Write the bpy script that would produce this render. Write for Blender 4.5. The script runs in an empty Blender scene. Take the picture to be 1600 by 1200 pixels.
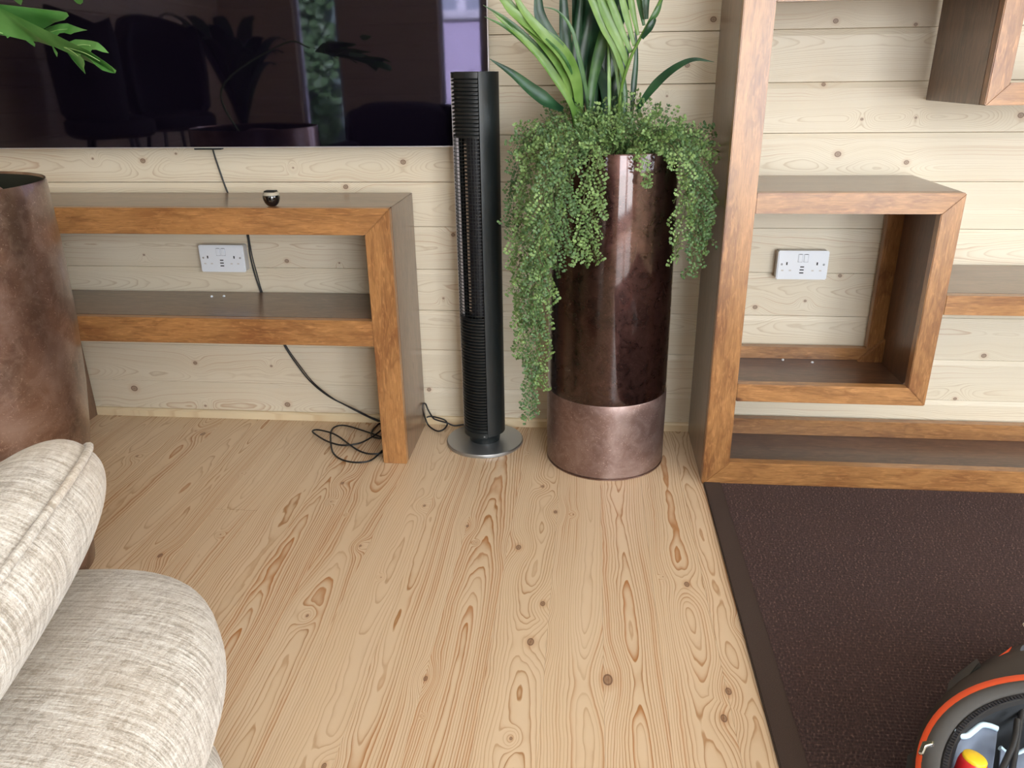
import bpy, bmesh, math, random
from mathutils import Vector, Matrix
random.seed(7)
S = bpy.context.scene
C = bpy.data.collections.new('scene'); S.collection.children.link(C)

# ---------------------------------------------------------------- camera
CAM = Vector((0.0, -2.38, 1.112)); FPX = 1218.56
RT = Vector((0.9953524, 0.0954326, -0.0128995))
DN = Vector((0.0236870, -0.3724557, -0.9277476))
FW = Vector((-0.0933418, 0.9231302, -0.3729851))
cd = bpy.data.cameras.new('camera'); cam = bpy.data.objects.new('camera', cd); C.objects.link(cam)
cam.matrix_world = Matrix(((RT.x, -DN.x, -FW.x, CAM.x), (RT.y, -DN.y, -FW.y, CAM.y), (RT.z, -DN.z, -FW.z, CAM.z), (0, 0, 0, 1)))
cd.sensor_width = 36; cd.lens = FPX / 1600 * 36; cd.clip_start = 0.02
S.camera = cam
S.view_settings.view_transform = 'Standard'; S.view_settings.look = 'None'
S.view_settings.gamma = 1; S.view_settings.use_curve_mapping = False
S.view_settings.exposure = 0.15

# ---------------------------------------------------------------- light
w = bpy.data.worlds.new('world'); S.world = w; w.use_nodes = True
bg = w.node_tree.nodes['Background']; bg.inputs[0].default_value = (0.80, 0.90, 1.0, 1); bg.inputs[1].default_value = 5.0
def area(name, loc, target, sx, sy, power, col):
    l = bpy.data.lights.new(name, 'AREA'); l.shape = 'RECTANGLE'; l.size = sx; l.size_y = sy; l.energy = power; l.color = col
    o = bpy.data.objects.new(name, l); C.objects.link(o); o.location = loc
    o.rotation_euler = (Vector(target) - Vector(loc)).to_track_quat('-Z', 'Y').to_euler(); return o
area('door_daylight', (1.75, -4.62, 1.15), (1.75, 0, 0.9), 2.2, 2.05, 122, (0.95, 0.975, 1.0))
area('side_window_daylight', (3.30, -2.3, 1.35), (0, -1.3, 0.4), 1.9, 1.5, 26, (0.86, 0.94, 1.0))
area('overhead_fill', (0.3, -2.0, 2.46), (0.3, -2.0, 0), 1.5, 1.3, 17, (0.97, 0.98, 1.0))  # added fill below the closed ceiling, brightens floor and sofa

sl = bpy.data.lights.new('garden_fill_sun', 'SUN'); sl.energy = 26.0; sl.angle = 0.05; so = bpy.data.objects.new('garden_fill_sun', sl); C.objects.link(so)  # added lamp that brightens only the garden mirrored in the screen
so.rotation_euler = Vector((-0.25, -1.0, -1.0)).to_track_quat('-Z', 'Y').to_euler()

# ---------------------------------------------------------------- measuring helpers (real-world points from sight lines)
def ray(u, v): return RT * ((u - 800) / FPX) + DN * ((v - 600) / FPX) + FW
def at_y(u, v, y):
    r = ray(u, v); return CAM + r * ((y - CAM.y) / r.y)
def at_z(u, v, z=0.0):
    r = ray(u, v); return CAM + r * ((z - CAM.z) / r.z)

# ---------------------------------------------------------------- object helpers
def tag(o, label=None, cat=None, group=None, kind=None):
    if label: o['label'] = label
    if cat: o['category'] = cat
    if group: o['group'] = group
    if kind: o['kind'] = kind
    return o
def thing(name, label, cat, loc=(0, 0, 0), rz=0, group=None):
    o = bpy.data.objects.new(name, None); C.objects.link(o); o.location = loc; o.rotation_euler = (0, 0, rz)
    o.empty_display_size = 0.05
    return tag(o, label, cat, group)
def obj(name, bm, mat, parent=None, smooth=False, seed=None, label=None, kind=None):
    if isinstance(bm, bmesh.types.BMesh):
        me = bpy.data.meshes.new(name)
        bmesh.ops.recalc_face_normals(bm, faces=bm.faces)
        bm.to_mesh(me); bm.free()
        if smooth: me.shade_smooth()
        me.materials.append(mat)
    else: me = bm
    o = bpy.data.objects.new(name, me); C.objects.link(o)
    if parent: o.parent = parent
    if seed is not None: o['seed'] = float(seed)
    if label: o['label'] = label
    if kind: o['kind'] = kind
    return o
def auto(o, deg=35):
    me = o.data; me.shade_smooth()
    try: me.set_sharp_from_angle(angle=math.radians(deg))
    except Exception: pass
    return o
def box(bm, x0, x1, y0, y1, z0, z1, bev=0):
    vs = [bm.verts.new(p) for p in ((x0,y0,z0),(x1,y0,z0),(x1,y1,z0),(x0,y1,z0),(x0,y0,z1),(x1,y0,z1),(x1,y1,z1),(x0,y1,z1))]
    fs = [bm.faces.new([vs[i] for i in f]) for f in ((0,3,2,1),(4,5,6,7),(0,1,5,4),(1,2,6,5),(2,3,7,6),(3,0,4,7))]
    if bev:
        es = set(e for f in fs for e in f.edges)
        bmesh.ops.bevel(bm, geom=list(es), offset=bev, segments=2, affect='EDGES')
    return bm
def prism_y(bm, pts, y0, y1, bev=0):
    a = [bm.verts.new((x, y0, z)) for x, z in pts]; b = [bm.verts.new((x, y1, z)) for x, z in pts]
    n = len(pts); fs = [bm.faces.new(a), bm.faces.new(b[::-1])]
    for i in range(n): fs.append(bm.faces.new((a[i], b[i], b[(i+1) % n], a[(i+1) % n])))
    if bev:
        es = set(e for f in fs for e in f.edges)
        bmesh.ops.bevel(bm, geom=list(es), offset=bev, segments=2, affect='EDGES')
    return bm
def lathe(bm, prof, n=64, cx=0, cy=0, capb=False, capt=False, sx=1, sy=1):
    rings = []
    for r, z in prof:
        rings.append([bm.verts.new((cx + r*sx*math.cos(2*math.pi*i/n), cy + r*sy*math.sin(2*math.pi*i/n), z)) for i in range(n)])
    for a, b in zip(rings, rings[1:]):
        for i in range(n): bm.faces.new((a[i], a[(i+1) % n], b[(i+1) % n], b[i]))
    if capb: bm.faces.new(rings[0][::-1])
    if capt: bm.faces.new(rings[-1])
    return bm
def catmull(pts, k=8):
    P = [Vector(p) for p in pts]
    if len(P) < 3: return [P[0].lerp(P[-1], i / k) for i in range(k + 1)]
    Q = [P[0]*2 - P[1]] + P + [P[-1]*2 - P[-2]]; out = []
    for i in range(1, len(Q) - 2):
        a, b, c, d = Q[i-1:i+3]
        for j in range(k):
            t = j / k
            out.append(0.5*((2*b) + (c-a)*t + (2*a-5*b+4*c-d)*t*t + (3*b-a-3*c+d)*t**3))
    out.append(P[-1]); return out
def tube(bm, pts, r, n=8, r1=None, k=8, smooth=True):
    pts = catmull(pts, k) if smooth else [Vector(p) for p in pts]
    rings = []; up = Vector((0.13, 0.2, 1)).normalized(); m = len(pts)
    for i, p in enumerate(pts):
        d = (pts[min(i+1, m-1)] - pts[max(i-1, 0)]).normalized()
        s = d.cross(up)
        if s.length < 1e-3: s = d.cross(Vector((1, 0, 0)))
        s.normalize(); up = s.cross(d).normalized()
        rr = r if r1 is None else r + (r1 - r) * i / (m - 1)
        rings.append([bm.verts.new(p + (s*math.cos(2*math.pi*j/n) + up*math.sin(2*math.pi*j/n))*rr) for j in range(n)])
    for a, b in zip(rings, rings[1:]):
        for j in range(n): bm.faces.new((a[j], a[(j+1) % n], b[(j+1) % n], b[j]))
    bm.faces.new(rings[0][::-1]); bm.faces.new(rings[-1]); return bm
BM = bmesh.new

# ---------------------------------------------------------------- node helpers
class NT:
    def __init__(s, name):
        s.m = bpy.data.materials.new(name); s.m.use_nodes = True; s.t = s.m.node_tree
        s.b = s.t.nodes['Principled BSDF']; s.out = s.t.nodes['Material Output']
    def n(s, typ, **kw):
        nd = s.t.nodes.new(typ)
        for k, v in kw.items(): setattr(nd, k, v)
        return nd
    def put(s, sock, v):
        if isinstance(v, bpy.types.NodeSocket): s.t.links.new(v, sock)
        elif v is not None: sock.default_value = v
    def f(s, op, a, b=None, c=None, clamp=False):
        nd = s.n('ShaderNodeMath', operation=op, use_clamp=clamp)
        for i, v in enumerate((a, b, c)):
            if v is not None: s.put(nd.inputs[i], v)
        return nd.outputs[0]
    def v(s, op, a, b=None, c=None):
        nd = s.n('ShaderNodeVectorMath', operation=op)
        for i, x in enumerate((a, b, c)):
            if x is not None: s.put(nd.inputs[i], x)
        return nd.outputs['Value'] if op in ('LENGTH', 'DISTANCE', 'DOT_PRODUCT') else nd.outputs[0]
    def comb(s, x, y, z):
        nd = s.n('ShaderNodeCombineXYZ'); s.put(nd.inputs[0], x); s.put(nd.inputs[1], y); s.put(nd.inputs[2], z); return nd.outputs[0]
    def sep(s, v):
        nd = s.n('ShaderNodeSeparateXYZ'); s.put(nd.inputs[0], v); return nd.outputs
    def noise(s, vec, scale=1.0, detail=2.0, rough=0.5, dist=0.0):
        nd = s.n('ShaderNodeTexNoise'); s.put(nd.inputs['Vector'], vec); nd.inputs['Scale'].default_value = scale
        nd.inputs['Detail'].default_value = detail; nd.inputs['Roughness'].default_value = rough; nd.inputs['Distortion'].default_value = dist
        return nd.outputs[0]
    def ramp(s, fac, stops, interp='LINEAR'):
        nd = s.n('ShaderNodeValToRGB'); s.put(nd.inputs[0], fac); cr = nd.color_ramp; cr.interpolation = interp
        while len(cr.elements) < len(stops): cr.elements.new(0.5)
        for e, (p, c) in zip(cr.elements, stops):
            e.position = p; e.color = (c, c, c, 1) if isinstance(c, (int, float)) else (*c, 1)
        return nd.outputs[0]
    def mix(s, fac, a, b, mode='MIX'):
        nd = s.n('ShaderNodeMix', data_type='RGBA', blend_type=mode); s.put(nd.inputs['Factor'], fac)
        ci = [i for i in nd.inputs if i.type == 'RGBA']
        for sk, x in zip(ci, (a, b)):
            if isinstance(x, tuple): x = (*x, 1) if len(x) == 3 else x
            s.put(sk, x)
        return [o for o in nd.outputs if o.type == 'RGBA'][0]
    def obj(s): return s.n('ShaderNodeTexCoord').outputs['Object']
    def pos(s): return s.n('ShaderNodeNewGeometry').outputs['Position']
    def seed(s): return s.n('ShaderNodeAttribute', attribute_type='OBJECT', attribute_name='seed').outputs['Fac']
    def bump(s, h, strength=0.3, dist=0.001):
        nd = s.n('ShaderNodeBump'); s.put(nd.inputs['Height'], h); nd.inputs['Strength'].default_value = strength
        nd.inputs['Distance'].default_value = dist; s.t.links.new(nd.outputs[0], s.b.inputs['Normal'])
    def set(s, color=None, rough=None, metal=None, coat=None, coat_rough=None, spec=None, sheen=None):
        b = s.b.inputs
        if color is not None: s.put(b['Base Color'], (*color, 1) if isinstance(color, tuple) and len(color) == 3 else color)
        if rough is not None: s.put(b['Roughness'], rough)
        if metal is not None: s.put(b['Metallic'], metal)
        if coat is not None: s.put(b['Coat Weight'], coat)
        if coat_rough is not None: b['Coat Roughness'].default_value = coat_rough
        if spec is not None: b['Specular IOR Level'].default_value = spec
        if sheen is not None: b['Sheen Weight'].default_value = sheen
        return s.m
def plain(name, col, rough=0.5, metal=0.0, **kw): return NT(name).set(col, rough, metal, **kw)

# pine: growth rings cut flat, knots that bend them.  local X = along the board, Y = across
def pine(name, light, dark, red, knots, plane, line=1.0, rings=210.0, rough=0.45, coat=0.0, slope=0.012, wob=0.030, vor=True):
    t = NT(name); P = t.obj(); s = t.seed(); x, y, z = t.sep(P)
    off = t.f('MULTIPLY', s, 7.31)
    n_lo = t.noise(t.comb(t.f('MULTIPLY_ADD', x, 1.15, off), t.f('MULTIPLY', y, 3.0), s), 1.0, 2.0, 0.5)
    n_md = t.noise(t.comb(t.f('MULTIPLY_ADD', x, 5.0, off), t.f('MULTIPLY', y, 16.0), t.f('ADD', s, 9.0)), 1.0, 2.0, 0.55)
    n_hi = t.noise(t.comb(t.f('MULTIPLY_ADD', x, 26.0, off), t.f('MULTIPLY', y, 90.0), s), 1.0, 1.0, 0.5)
    n_d = t.noise(t.comb(t.f('MULTIPLY_ADD', x, 0.9, off), t.f('MULTIPLY', s, 3.7), 4.0), 1.0, 1.0, 0.5)
    # pith position across the board, and depth under the face
    yc = t.f('MULTIPLY_ADD', t.f('SUBTRACT', t.f('FRACT', t.f('MULTIPLY', s, 0.618)), 0.5), 0.075, t.f('MULTIPLY', t.f('SUBTRACT', n_lo, 0.5), 0.05))
    u = t.f('ADD', t.f('SUBTRACT', y, yc), t.f('MULTIPLY', t.f('SUBTRACT', n_md, 0.5), wob * 0.32))
    d = t.f('ADD', t.f('MULTIPLY_ADD', t.f('SUBTRACT', n_d, 0.5), 0.16, 0.034), t.f('MULTIPLY', t.f('SUBTRACT', n_md, 0.5), wob * 0.5))
    r = t.f('SQRT', t.f('ADD', t.f('MULTIPLY', u, u), t.f('MULTIPLY_ADD', d, d, 0.0001)))
    r = t.f('ADD', r, t.f('MULTIPLY', t.f('SUBTRACT', n_hi, 0.5), 0.0014))
    # knots: placed ones (world) and scattered ones
    W = t.pos(); m = None
    for kx, ky, kr in knots:
        if plane == 'xy': q = t.v('MULTIPLY_ADD', W, (1/kr, 0.62/kr, 0.0), (-kx/kr, -ky*0.62/kr, 0))
        else: q = t.v('MULTIPLY_ADD', W, (0.85/kr, 0.0, 1/kr), (-kx*0.85/kr, 0, -ky/kr))
        l = t.v('LENGTH', q); m = l if m is None else t.f('MINIMUM', m, l)
    if vor:
        vo = t.n('ShaderNodeTexVoronoi', voronoi_dimensions='2D', feature='F1'); vo.inputs['Scale'].default_value = 1.0
        vo.inputs['Randomness'].default_value = 0.9
        t.put(vo.inputs['Vector'], t.comb(t.f('MULTIPLY_ADD', x, 2.3, off), t.f('MULTIPLY_ADD', y, 3.4, off), 0))
        cr = t.sep(vo.outputs['Color'])[0]
        vd = t.f('DIVIDE', vo.outputs['Distance'], t.f('MULTIPLY_ADD', t.f('MULTIPLY', cr, cr), 0.016, 0.004))
        m = vd if m is None else t.f('MINIMUM', m, vd)
    m = t.f('MULTIPLY', m, 1.55)
    k1 = t.f('POWER', 2.718, t.f('MULTIPLY', t.f('MULTIPLY', m, m), -0.028))
    r = t.f('MULTIPLY_ADD', k1, 0.022, r)
    fr = t.f('FRACT', t.f('MULTIPLY', r, rings))
    lw = t.ramp(fr, [(0.0, 0.0), (0.50, 0.04), (0.74, 0.30), (0.88, 1.0), (0.94, 0.85), (1.0, 0.0)])
    # ring-by-ring strength
    ri = t.f('FLOOR', t.f('MULTIPLY', r, rings))
    wn = t.n('ShaderNodeTexWhiteNoise', noise_dimensions='2D'); t.put(wn.inputs['Vector'], t.comb(ri, s, 0))
    st = t.f('MULTIPLY_ADD', wn.outputs['Value'], 0.65, 0.35)
    rich = t.n('ShaderNodeAttribute', attribute_type='OBJECT', attribute_name='rich').outputs['Fac']
    amt = t.f('MULTIPLY', t.f('MULTIPLY', lw, st), t.f('MULTIPLY_ADD', rich, 0.55*line, 0.78*line), clamp=True)
    dark = t.mix(rich, dark, tuple((a+b)/2 for a, b in zip(dark, red)))
    base = t.mix(t.noise(t.comb(t.f('MULTIPLY_ADD', x, 1.6, off), t.f('MULTIPLY', y, 22.0), s), 1.0, 2.0, 0.6), light, tuple(a*b for a, b in zip(light, (0.93, 0.89, 0.82))))
    col = t.mix(amt, base, dark)
    # resin red streaks where single rings run wide
    wn2 = t.n('ShaderNodeTexWhiteNoise', noise_dimensions='2D'); t.put(wn2.inputs['Vector'], t.comb(t.f('ADD', ri, 31.7), s, 0))
    pick = t.f('GREATER_THAN', wn2.outputs['Value'], t.f('MULTIPLY_ADD', rich, -0.38, 0.86))
    wide = t.f('MULTIPLY', pick, t.ramp(fr, [(0.0, 0.0), (0.35, 0.15), (0.85, 1.0), (1.0, 0.0)]))
    gate = t.ramp(t.f('ADD', t.f('MULTIPLY', rich, 0.14), t.noise(t.comb(t.f('MULTIPLY_ADD', x, 2.2, off), t.f('MULTIPLY', y, 8.0), t.f('ADD', s, 5.0)), 1.0, 1.0, 0.5)), [(0.44, 0.0), (0.58, 1.0)])
    col = t.mix(t.f('MULTIPLY', t.f('MULTIPLY', wide, gate), 0.75 * min(1, line)), col, red)
    # knot cores
    halo = t.ramp(t.f('MULTIPLY', m, 0.25), [(0.25, 0.55), (0.55, 0.0)])
    col = t.mix(t.f('MULTIPLY', halo, 0.6), col, red)
    core = t.ramp(t.f('MULTIPLY', m, 0.5), [(0.0, 0.70), (0.28, 0.5), (0.42, 0.95), (0.50, 0.0)])
    col = t.mix(core, col, (0.13, 0.055, 0.03))
    t.set(col, rough, 0.0, coat=coat, coat_rough=0.25)
    t.bump(amt, 0.25, 0.0006)
    return t.m

FK = [(0.246,-0.843,.010),(-0.083,-0.94,.009),(-0.101,-1.068,.012),(-0.157,-0.722,.011),(0.058,-1.165,.016),(0.269,-1.246,.010),(0.288,-1.177,.010),
 (-0.3,-1.191,.007),(-0.699,-0.432,.008),(-0.557,-0.746,.005),(-0.599,-1.023,.005),(-1.046,-0.826,.009),(-0.115,-0.409,.007),
 (-0.434,-0.54,.006),(-0.3,-0.634,.006),(-1.266,-0.138,.012),(-1.40,-0.309,.006),(-0.434,-1.412,.007),(-0.072,-0.546,.008)]
WK = [(-1.381,0.867,.012),(-0.56,0.861,.012),(-0.744,0.788,.011),(-1.544,0.874,.005),(-1.27,0.888,.005),(-1.565,0.1,.017),(-1.326,0.2,.010),
 (-0.959,0.556,.010),(-0.787,0.551,.004),(-1.436,0.572,.005),(-0.417,0.643,.009),(-1.019,0.054,.014),(-1.058,0.195,.006),(-0.521,0.122,.010),
 (0.324,1.234,.012),(0.262,1.119,.010),(0.647,1.224,.010),(0.855,1.212,.007),(0.637,1.065,.008),(0.752,0.973,.006),(0.896,0.976,.005),
 (0.7,0.879,.013),(0.891,0.856,.010),(1.171,0.98,.012),(0.756,0.526,.008),(0.663,0.447,.006),(0.516,0.425,.010),(1.216,0.281,.011),(1.159,0.136,.008),
 (-0.457,0.44,.005),(-1.316,0.041,.006),(-0.903,0.845,.004),(0.211,1.039,.004)]
M = {}
M['floor'] = pine('floor pine', (0.72, 0.555, 0.385), (0.37, 0.19, 0.075), (0.42, 0.175, 0.055), FK, 'xy', line=1.1, rings=205, rough=0.34, coat=0.3, wob=0.036)
M['wall'] = pine('wall pine', (0.76, 0.69, 0.56), (0.46, 0.34, 0.21), (0.50, 0.31, 0.18), WK, 'xz', line=0.75, rings=260, rough=0.5, vor=False)
M['wallfar'] = pine('far wall pine', (0.80, 0.67, 0.46), (0.56, 0.37, 0.18), (0.58, 0.30, 0.12), [(0, -9, .01)], 'xz', line=0.6, rings=150, rough=0.5)

def honey(name, axis, a, b, c, rough=0.33, coat=0.35, stretch=16, seedmul=3.1):
    t = NT(name); P = t.obj(); s = t.seed(); x, y, z = t.sep(P); off = t.f('MULTIPLY', s, seedmul)
    L, T = (x, z) if axis == 'x' else (z, x)
    V = lambda l, w_: t.comb(t.f('MULTIPLY_ADD', L, l, off), t.f('MULTIPLY', T, w_), t.f('MULTIPLY_ADD', y, w_, off))
    wv = t.noise(V(2.6, 15), 1.0, 3.0, 0.6, 0.9)
    big = t.noise(V(3.5, 9), 1.0, 2.0, 0.5, 0.4)
    fig = t.noise(V(14, 40), 1.0, 4.0, 0.65, 1.4)
    fib = t.noise(V(22, 420), 1.0, 2.0, 0.6)
    fr = t.f('PINGPONG', t.f('MULTIPLY', wv, 9.0), 1.0)
    col = t.ramp(big, [(0.30, b), (0.48, a), (0.72, tuple(min(1, v*1.25) for v in a))])
    col = t.mix(t.f('MULTIPLY', t.ramp(fr, [(0.0, 1.0), (0.35, 0.25), (1.0, 0.0)]), 0.42), col, c)
    col = t.mix(t.ramp(fig, [(0.52, 0.0), (0.72, 0.6)]), col, b)
    fig2 = t.noise(V(24, 120), 1.0, 3.0, 0.65, 0.8); col = t.mix(t.ramp(fig2, [(0.50, 0.0), (0.72, 0.6)]), col, tuple(min(1, v*1.6 + .01) for v in a))
    col = t.mix(t.ramp(fib, [(0.45, 0.0), (0.8, 0.6)]), col, c)
    vo = t.n('ShaderNodeTexVoronoi', feature='F1'); vo.inputs['Scale'].default_value = 1.0
    t.put(vo.inputs['Vector'], V(4.5, 9)); 
    kn = t.ramp(vo.outputs['Distance'], [(0.03, 1.0), (0.075, 0.0)])
    col = t.mix(t.f('MULTIPLY', kn, 0.8), col, (0.06, 0.018, 0.01))
    t.set(col, rough, 0.0, coat=coat, coat_rough=0.22); t.bump(fib, 0.12, 0.0005)
    return t.m
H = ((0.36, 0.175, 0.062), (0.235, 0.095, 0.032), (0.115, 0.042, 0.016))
D_ = ((0.125, 0.058, 0.030), (0.075, 0.032, 0.018), (0.035, 0.014, 0.010))  # panel variant of the honey wood, largely shading put into the colour
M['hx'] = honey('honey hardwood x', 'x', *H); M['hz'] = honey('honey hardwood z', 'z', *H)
M['dx'] = honey('dark shaded hardwood x', 'x', *D_, rough=0.3, coat=0.3); M['dz'] = honey('dark shaded hardwood z', 'z', *D_, rough=0.3, coat=0.3)
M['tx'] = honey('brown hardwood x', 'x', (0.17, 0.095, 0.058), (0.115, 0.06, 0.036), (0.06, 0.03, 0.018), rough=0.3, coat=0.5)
M['tz'] = honey('brown shaded hardwood z', 'z', (0.17, 0.095, 0.058), (0.115, 0.06, 0.036), (0.06, 0.03, 0.018), rough=0.3, coat=0.5)  # side panels: same wood as the rails, darkened largely for shade

def copper(name, c1, c2, c3, rough, coat, bump=0.15):
    t = NT(name); P = t.obj()
    a = t.noise(P, 5.0, 4.0, 0.62, 0.6); b = t.noise(P, 26.0, 4.0, 0.7, 1.0)
    x, y, z = t.sep(P)
    sc = t.noise(t.comb(x, y, t.f('MULTIPLY', z, 1.0)), 70.0, 3.0, 0.75, 3.0)
    col = t.ramp(a, [(0.32, c2), (0.52, c1), (0.72, c3)])
    col = t.mix(t.ramp(b, [(0.45, 0.0), (0.75, 0.6)]), col, c3)
    col = t.mix(t.ramp(sc, [(0.60, 0.0), (0.70, 0.5)]), col, tuple(min(1, v*1.9) for v in c3))
    rr = t.f('MULTIPLY_ADD', b, 0.22, rough)
    t.set(col, rr, 0.85, coat=coat, coat_rough=0.05)
    t.bump(t.noise(t.comb(t.f('MULTIPLY', x, 9.0), t.f('MULTIPLY', y, 9.0), t.f('MULTIPLY', z, 2.2)), 1.0, 3.0, 0.5), bump, 0.004)
    return t.m
M['cop_d'] = copper('dark copper lacquer', (0.040, 0.016, 0.013), (0.020, 0.008, 0.007), (0.090, 0.042, 0.036), 0.18, 1.0, 0.45)
M['cop_l'] = copper('brushed copper', (0.27, 0.18, 0.16), (0.21, 0.135, 0.12), (0.44, 0.34, 0.315), 0.36, 0.15, 0.2)
M['cop_m'] = copper('aged copper', (0.24, 0.145, 0.11), (0.12, 0.075, 0.058), (0.40, 0.29, 0.25), 0.25, 0.5, 0.3)
M['soil'] = plain('dark moss', (0.02, 0.022, 0.014), 0.95)
M['black'] = plain('black plastic', (0.008, 0.010, 0.011), 0.45)
M['black2'] = plain('satin black plastic', (0.010, 0.014, 0.015), 0.42)
M['gloss'] = plain('gloss black', (0.004, 0.004, 0.005), 0.05, coat=1.0)
M['cable'] = plain('cable rubber', (0.008, 0.008, 0.01), 0.4)
M['silver'] = plain('satin silver', (0.44, 0.46, 0.48), 0.36, 0.9)
M['chrome'] = plain('chrome', (0.8, 0.8, 0.8), 0.15, 1.0)
M['bezel'] = plain('pale metal bezel', (0.62, 0.60, 0.62), 0.35, 0.6)
M['white'] = plain('white plastic', (0.80, 0.84, 0.90), 0.28)
M['white2'] = plain('white backbox plastic', (0.62, 0.60, 0.58), 0.4)
M['gap'] = plain('switch gap', (0.35, 0.37, 0.42), 0.6)
M['hole'] = plain('dark slot', (0.01, 0.01, 0.015), 0.6)
M['beige'] = plain('beige plastic', (0.38, 0.34, 0.27), 0.5)
M['heat'] = plain('ceramic element', (0.25, 0.19, 0.14), 0.6)
t = NT('tv glass'); t.set((0.003, 0.002, 0.005), 0.03, 0.0); t.b.inputs['IOR'].default_value = 1.72
t.b.inputs['Specular Tint'].default_value = (0.72, 0.68, 1.0, 1); M['tv'] = t.m

def cloth(name):
    t = NT(name); P = t.obj(); x, y, z = t.sep(P)
    a = t.noise(t.comb(t.f('MULTIPLY', x, 22.0), t.f('MULTIPLY', y, 250.0), t.f('MULTIPLY', z, 22.0)), 1.0, 2.0, 0.6)
    b = t.noise(t.comb(t.f('MULTIPLY', x, 200.0), t.f('MULTIPLY', y, 26.0), t.f('MULTIPLY', z, 120.0)), 1.0, 2.0, 0.6)
    c = t.noise(P, 420.0, 2.0, 0.7); st = t.noise(P, 4.0, 2.0, 0.5)
    h = t.f('ADD', t.f('MULTIPLY', a, 0.6), t.f('ADD', t.f('MULTIPLY', b, 0.35), t.f('MULTIPLY', c, 0.4)))
    col = t.ramp(h, [(0.54, (0.31, 0.27, 0.22)), (0.67, (0.50, 0.455, 0.40)), (0.82, (0.68, 0.65, 0.60))])
    col = t.mix(t.ramp(st, [(0.5, 0.0), (0.75, 0.35)]), col, (0.55, 0.43, 0.30))
    t.set(col, 0.95, 0.0, sheen=0.3); t.bump(h, 0.9, 0.003); return t.m
M['cloth'] = cloth('cream chenille')
t = NT('rug weave'); P = t.pos(); x, y, z = t.sep(P)
a = t.noise(t.comb(t.f('MULTIPLY', x, 210.0), t.f('MULTIPLY', y, 121.95), 0), 1.0, 1.0, 0.6); b = t.noise(P, 6.0, 2.0)
col = t.ramp(a, [(0.40, (0.022, 0.010, 0.009)), (0.60, (0.060, 0.030, 0.027)), (0.78, (0.20, 0.125, 0.105))])
t.set(t.mix(t.f('MULTIPLY', b, 0.4), col, (0.055, 0.024, 0.016)), 0.85); t.bump(a, 0.8, 0.002); M['rug'] = t.m
t = NT('rug tape'); a = t.noise(t.pos(), 600.0, 2.0)
t.set(t.ramp(a, [(0.3, (0.034, 0.020, 0.015)), (0.7, (0.060, 0.037, 0.028))]), 0.9); t.bump(a, 0.3, 0.001); M['tape'] = t.m

def leafm(name, a, b, rough=0.4, scale=30):
    t = NT(name); P = t.pos(); n = t.noise(P, scale, 2.0)
    t.set(t.ramp(n, [(0.35, a), (0.65, b)]), rough); t.b.inputs['Subsurface Weight'].default_value = 0.0
    tr = t.n('ShaderNodeBsdfTranslucent'); t.put(tr.inputs[0], (*b, 1)); mx = t.n('ShaderNodeMixShader'); mx.inputs[0].default_value = 0.22
    t.t.links.new(t.b.outputs[0], mx.inputs[1]); t.t.links.new(tr.outputs[0], mx.inputs[2]); t.t.links.new(mx.outputs[0], t.out.inputs[0])
    return t.m
M['fern'] = leafm('fern leaflets', (0.085, 0.165, 0.05), (0.27, 0.41, 0.14), 0.45, 60)
M['fern2'] = leafm('dark fern leaflets', (0.05, 0.11, 0.04), (0.14, 0.25, 0.09), 0.45, 60)
M['stem'] = plain('fern stem', (0.10, 0.11, 0.04), 0.6)
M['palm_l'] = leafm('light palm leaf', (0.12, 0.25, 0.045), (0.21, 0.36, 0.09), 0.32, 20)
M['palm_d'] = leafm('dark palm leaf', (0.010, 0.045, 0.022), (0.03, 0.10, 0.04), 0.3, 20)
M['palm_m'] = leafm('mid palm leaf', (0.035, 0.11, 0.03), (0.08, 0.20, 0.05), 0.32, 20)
M['philo'] = leafm('lobed leaf', (0.09, 0.27, 0.055), (0.15, 0.37, 0.10), 0.4, 25)
M['vein'] = plain('pale leaf vein', (0.33, 0.55, 0.20), 0.5)

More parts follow.
